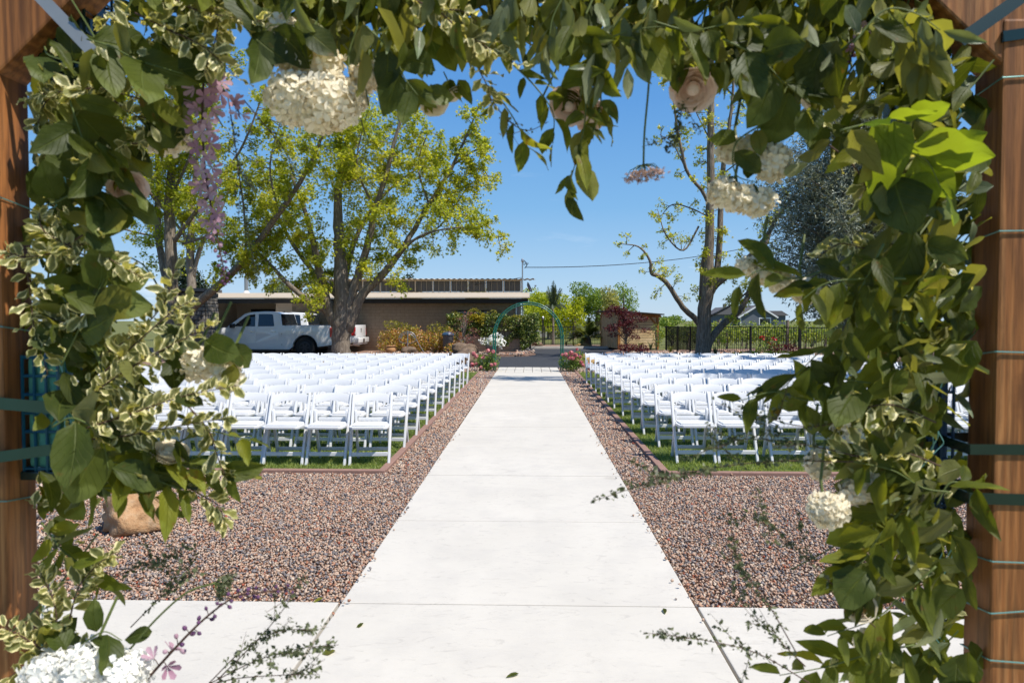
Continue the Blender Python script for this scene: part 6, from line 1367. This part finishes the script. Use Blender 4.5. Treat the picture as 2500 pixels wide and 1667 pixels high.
# roses with cupped petals
def petalmesh(m, flare, seed):
    V_ = []; F = []; nr, nc = 5, 5
    for i in range(nr):
        v = i / (nr - 1)
        for k in range(nc):
            u = k / (nc - 1) * 2 - 1; a = u * (.55 + .35 * v ** .5) * (1 - .25 * (v > .9) * abs(u)); r_ = .35 + .62 * math.sin(v * 1.75) - flare * .0 + flare * max(0, v - .6) * 1.2 + .05 * math.sin(u * 5 + seed) * v
            V_.append((r_ * math.sin(a), -r_ * math.cos(a) + 0, v * 1.05 - .12 * abs(u) * v - flare * .35 * max(0, v - .65)))
    for i in range(nr - 1):
        for k in range(nc - 1): F.append((i * nc + k, i * nc + k + 1, (i + 1) * nc + k + 1, (i + 1) * nc + k))
    me = bpy.data.meshes.new('petal'); me.from_pydata(V_, [], F); me.polygons.foreach_set('use_smooth', [True] * len(F)); me.materials.append(M[m]); return me
PM = {m: [petalmesh(m, f, i) for i, f in enumerate((.05, .2, .45, .7))] for m in ('blush', 'ivory')}
def rose(label, px, py, Y, rad, axis, m='blush'):
    c = at(px, py, Y); r_ = .88 * rad * Y * 1.063 / 1666.7; t = thing('rose', label, 'flower', c, 0, 'roses in the garland'); q = V(axis).normalized().to_track_quat('Z', 'Y').to_matrix()
    for ring_, (k, s, mi, tz) in enumerate(((3, .36, 0, .70), (3, .52, 0, .53), (4, .68, 0, .36), (5, .83, 1, .18), (6, .95, 2, .02), (6, 1.06, 3, -.12))):
        for i in range(k):
            o = link('petal', PM[m][mi], t); o.rotation_mode = 'QUATERNION'; o.rotation_quaternion = (q @ Matrix.Rotation(2 * math.pi * (i + .37 * ring_) / k + random.uniform(-.15, .15), 3, 'Z') @ Matrix.Rotation(random.uniform(-.1, .12), 3, 'X')).to_quaternion()
            o.scale = (r_ * s * .95,) * 2 + (r_ * s * 1.0,); o.location = q @ V((0, 0, (tz - .45) * r_))
    hb = MB().lathe([(.05, -.2), (.36, .1), (.42, .38), (.30, .60), (.05, .68)], n=10).obj('petal', M[m], t, smooth='all'); hb.rotation_mode = 'QUATERNION'; hb.rotation_quaternion = q.to_quaternion(); hb.scale = (r_ * 1.0,) * 3
    b = MB(); b.tube([q @ V((0, 0, -.5 * r_)), q @ V((0, 0, -.9 * r_)), q @ V((.1 * r_, 0, -3 * r_))], [r_ * .22, r_ * .1, r_ * .08], 6); b.obj('stem', M['stem'], t)
    for i in range(4):
        lp = V((random.uniform(-1.1, 1.1) * r_, -r_ * random.uniform(.5, 1.0), r_ * random.uniform(.7, 1.3))); put_leaf('smilax', lp, V((random.uniform(-.7, .7), -.1, -1)), V((random.uniform(-.5, .5), -1, .5)), .055, t)
    for i in range(5):
        a = i * 1.257; put_leaf('smilax', q @ V((.1 * r_ * math.cos(a), .1 * r_ * math.sin(a), -.55 * r_)), q @ V((math.cos(a), math.sin(a), .25)), q @ V((0, 0, 1)), r_ * .8, t, 'sepal', 2)
rose('small cream rose hanging left under the top garland', 995, 232, 1.36, 30, (.2, -.7, -.7), 'ivory'); rose('half hidden cream rose bud right of the small cream rose', 1042, 212, 1.38, 22, (.4, -.2, -.8), 'ivory')
rose('blush rose under the top garland against the sky', 1312, 240, 1.37, 42, (-.45, -.85, -.55)); rose('blush rose half hidden right of the first blush rose', 1355, 265, 1.40, 34, (.3, -.7, -.7))
rose('blush rose at the top before the tall bare maple', 1592, 200, 1.35, 46, (-.2, -.8, -.6)); rose('pink rose between dark leaves near the left post', 292, 432, 1.38, 40, (.6, -.7, -.4))
rose('pale blurred rose before the front left chairs', 388, 1045, 1.32, 38, (.3, -.3, .8), 'ivory'); rose('white rose on the lower right wiry sprig', 1972, 1392, 1.32, 32, (-.2, -.7, .5), 'ivory')
rose('cream rose just below the white rose at lower right', 1996, 1476, 1.35, 30, (-.3, -.6, .3), 'ivory'); rose('cream rose at the top edge of the right garland', 1875, 225, 1.4, 26, (-.3, -.5, -.6), 'ivory')
rose('cream rose before the silver tree', 2010, 430, 1.40, 36, (-.4, -.6, -.4), 'ivory')
# lilac delphinium spikes
def starflower(m, s, cup):
    V_ = [(0, 0, 0)]; F = []
    for q in range(5):
        a = q * 2 * math.pi / 5
        for da, r_, z in ((-.5, .5, cup * .5), (-.36, .95, cup * .9), (0, 1.1, cup), (.36, .95, cup * .9), (.5, .5, cup * .5)): V_.append((s * r_ * math.cos(a + da), s * r_ * math.sin(a + da), s * z))
        for i in range(4): F.append((0, 1 + q * 5 + i, 2 + q * 5 + i))
    me = bpy.data.meshes.new('blossom'); me.from_pydata(V_, [], F); me.polygons.foreach_set('use_smooth', [True] * len(F)); me.materials.append(M[m]); return me
LB = [starflower('lilac', 1, .45), starflower('lilac', 1, .9), starflower('lilac', .9, 1.3)]; 
bud = MB().lathe([(.05, -.5), (.30, -.3), (.42, 0), (.3, .35), (.06, .6)], n=8).mesh('bud', M['plum'], smooth='all'); lbud = MB().lathe([(.05, -.5), (.30, -.3), (.45, .1), (.38, .45), (.2, .55)], n=8).mesh('bud', M['lilac'], smooth='all')
def delphinium(label, pts, Y, n, size, budfrom=.65, spread=1.0):
    P = catmull(px_pts(pts, Y), 8); t = thing('delphinium_spike', label, 'flower spike', P[0], 0, 'lilac delphinium spikes'); o = P[0]
    MB().tube([p - o for p in P], [.0028 * (1 - .6 * i / len(P)) for i in range(len(P))], 6).obj('stem', M['stem_brown'], t)
    st = MB()
    for k in range(n):
        u = .1 + .9 * k / n; i = min(int(u * (len(P) - 1)), len(P) - 2); p = P[i].lerp(P[i + 1], u * (len(P) - 1) - i) - o; a = k * 2.4; tg = (P[i + 1] - P[i]).normalized(); x = tg.cross(V((0, 1, .2))).normalized(); y = tg.cross(x)
        d = (x * math.cos(a) + y * math.sin(a) + tg * .35).normalized(); s = size * (1.1 - .5 * u) * random.uniform(.85, 1.15); e = p + d * size * spread * (1.1 - .7 * u)
        st.tube([p, p.lerp(e, .5) + V((0, 0, .002)), e], .0009, 4, False)
        me = (random.choice(LB) if u < budfrom else (lbud if u < budfrom + .08 else bud)); f = link('blossom' if u < budfrom else 'bud', me, t); f.rotation_mode = 'QUATERNION'
        f.rotation_quaternion = (d + TOCAM(p + o) * (.7 if u < budfrom else .1)).to_track_quat('Z', 'Y'); f.location = e; f.scale = (s * (1 if u < budfrom else .62),) * 3
    st.obj('stalks', M['stem_brown'], t)
delphinium('lilac delphinium spike hanging in the upper left', [(470, 140), (465, 250), (470, 380), (490, 500), (510, 600), (520, 655)], 1.36, 54, .0185, .66, .85)
delphinium('short lilac delphinium piece right of the hanging spike', [(490, 190), (520, 215), (545, 250), (550, 270)], 1.37, 6, .018, .9, .6)
delphinium('delphinium spike of plum buds lying over the pavement at lower left', [(330, 1568), (400, 1490), (470, 1420), (540, 1370), (600, 1360), (680, 1350)], 1.28, 36, .017, .16, 1.0)
delphinium('delphinium tip with plum flowers in the top right leaves', [(2000, 60), (1980, 90), (1960, 120), (1950, 150)], 1.40, 8, .016, .6, .7)
# lace umbels on long stalks
def umbel(label, pts, Y, rad, axis, m='lace', rays=22):
    P = catmull(px_pts(pts, Y), 8); t = thing('lace_flower', label, 'flower', P[0], 0, 'lace flowers on long stalks'); o = P[0]; MB().tube([p - o for p in P], .0020, 6).obj('stalk', M['stem'], t, smooth='all')
    q = V(axis).normalized().to_track_quat('Z', 'Y').to_matrix(); c = P[-1] - o; b = MB(); pos = []
    for k in range(rays):
        a = k * 2.4; rr = rad * math.sqrt((k + .5) / rays); e = c + q @ V((rr * math.cos(a), rr * math.sin(a), .018 + .12 * rr)); b.tube([c, c.lerp(e, .5) + q @ V((rr * .2 * math.cos(a), rr * .2 * math.sin(a), -.004)), e], .0008, 4, False)
        for _ in range(9): pos.append(e + q @ V((random.gauss(0, .005), random.gauss(0, .005), random.gauss(0, .0015))))
    b.obj('rays', M['stem'], t); cloud('florets', PET4, PF4, np.array(pos), rand_rot(len(pos), -1 if axis[2] < 0 else 1), rng.uniform(.6, 1.2, len(pos)) * .0038, M[m], t)
umbel('lace flower hanging upside down on a long stalk against the sky', [(1494, 140), (1488, 220), (1480, 310), (1478, 378)], 1.34, .038, (.12, -.12, -1))
umbel('dark seed head on a thin stalk over the left gravel', [(290, 1500), (360, 1420), (430, 1360), (495, 1338)], 1.30, .022, (.85, -.1, -.2), 'sprig')
umbel('pale lace flower before the silver tree', [(2080, 380), (2040, 400), (2010, 405)], 1.38, .03, (-.8, -.5, 0), 'sprig')
# loose florist wire
for i, (pts, lab) in enumerate((([(110, 250), (130, 330), (140, 420), (110, 480)], 'mint florist wire hanging beside the left post near its top'), ([(130, 830), (150, 900), (145, 960), (160, 1010)], 'mint florist wire looped over the green foam cage'), ([(110, 1230), (105, 1320), (95, 1400), (100, 1480)], 'mint florist wire trailing low beside the left post'), ([(2170, 850), (2140, 930), (2160, 1020), (2110, 1080)], 'mint florist wire looped over the blue foam cage'), ([(2190, 1260), (2150, 1340), (2120, 1400), (2170, 1480)], 'mint florist wire low beside the right post'), ([(2130, 170), (2180, 200), (2200, 260), (2170, 330)], 'mint florist wire in the dark upper right corner'))):
    P = catmull(px_pts(pts, 1.44), 8); b = MB()
    for k in range(3): b.tube([p + V((.006 * math.sin(j * .5 + k * 2), .01 * k, .006 * math.cos(j * .7 + k))) for j, p in enumerate(P)], .0011, 4)
    tag(b.obj('florist_wire', M['wire']), lab, 'wire', 'loose florist wire')
# leaves fallen on the path
for px, py, rz, k, lab in ((835, 1446, 1.2, 'smilax', 'fallen green leaf on the path left of the centre'), (770, 1514, .3, 'salal', 'fallen leaf near the lower left pavement joint'), (1527, 1404, 1.4, 'smilax', 'fallen dark leaf on the path beside the right joint'), (1192, 1562, .5, 'smilax', 'fallen leaf tip at the bottom edge of the path'), (742, 1388, .9, 'smilax', 'fallen leaf on the gravel edge at left'), (1705, 1170, 2.0, 'salal', 'pale dry leaf on the right gravel strip')):
    Yg = 2500 / max(1, (py - 736) * 1.063); p = at(px, py, Yg); o = link('fallen_leaf', LV[k][0][0]); o.location = (p.x, p.y, .006); o.rotation_euler = (random.uniform(-.12, .12), random.uniform(-.2, .2), rz + 1.57); o.scale = (.062,) * 3; tag(o, lab, 'leaf', 'leaves fallen on the ground')
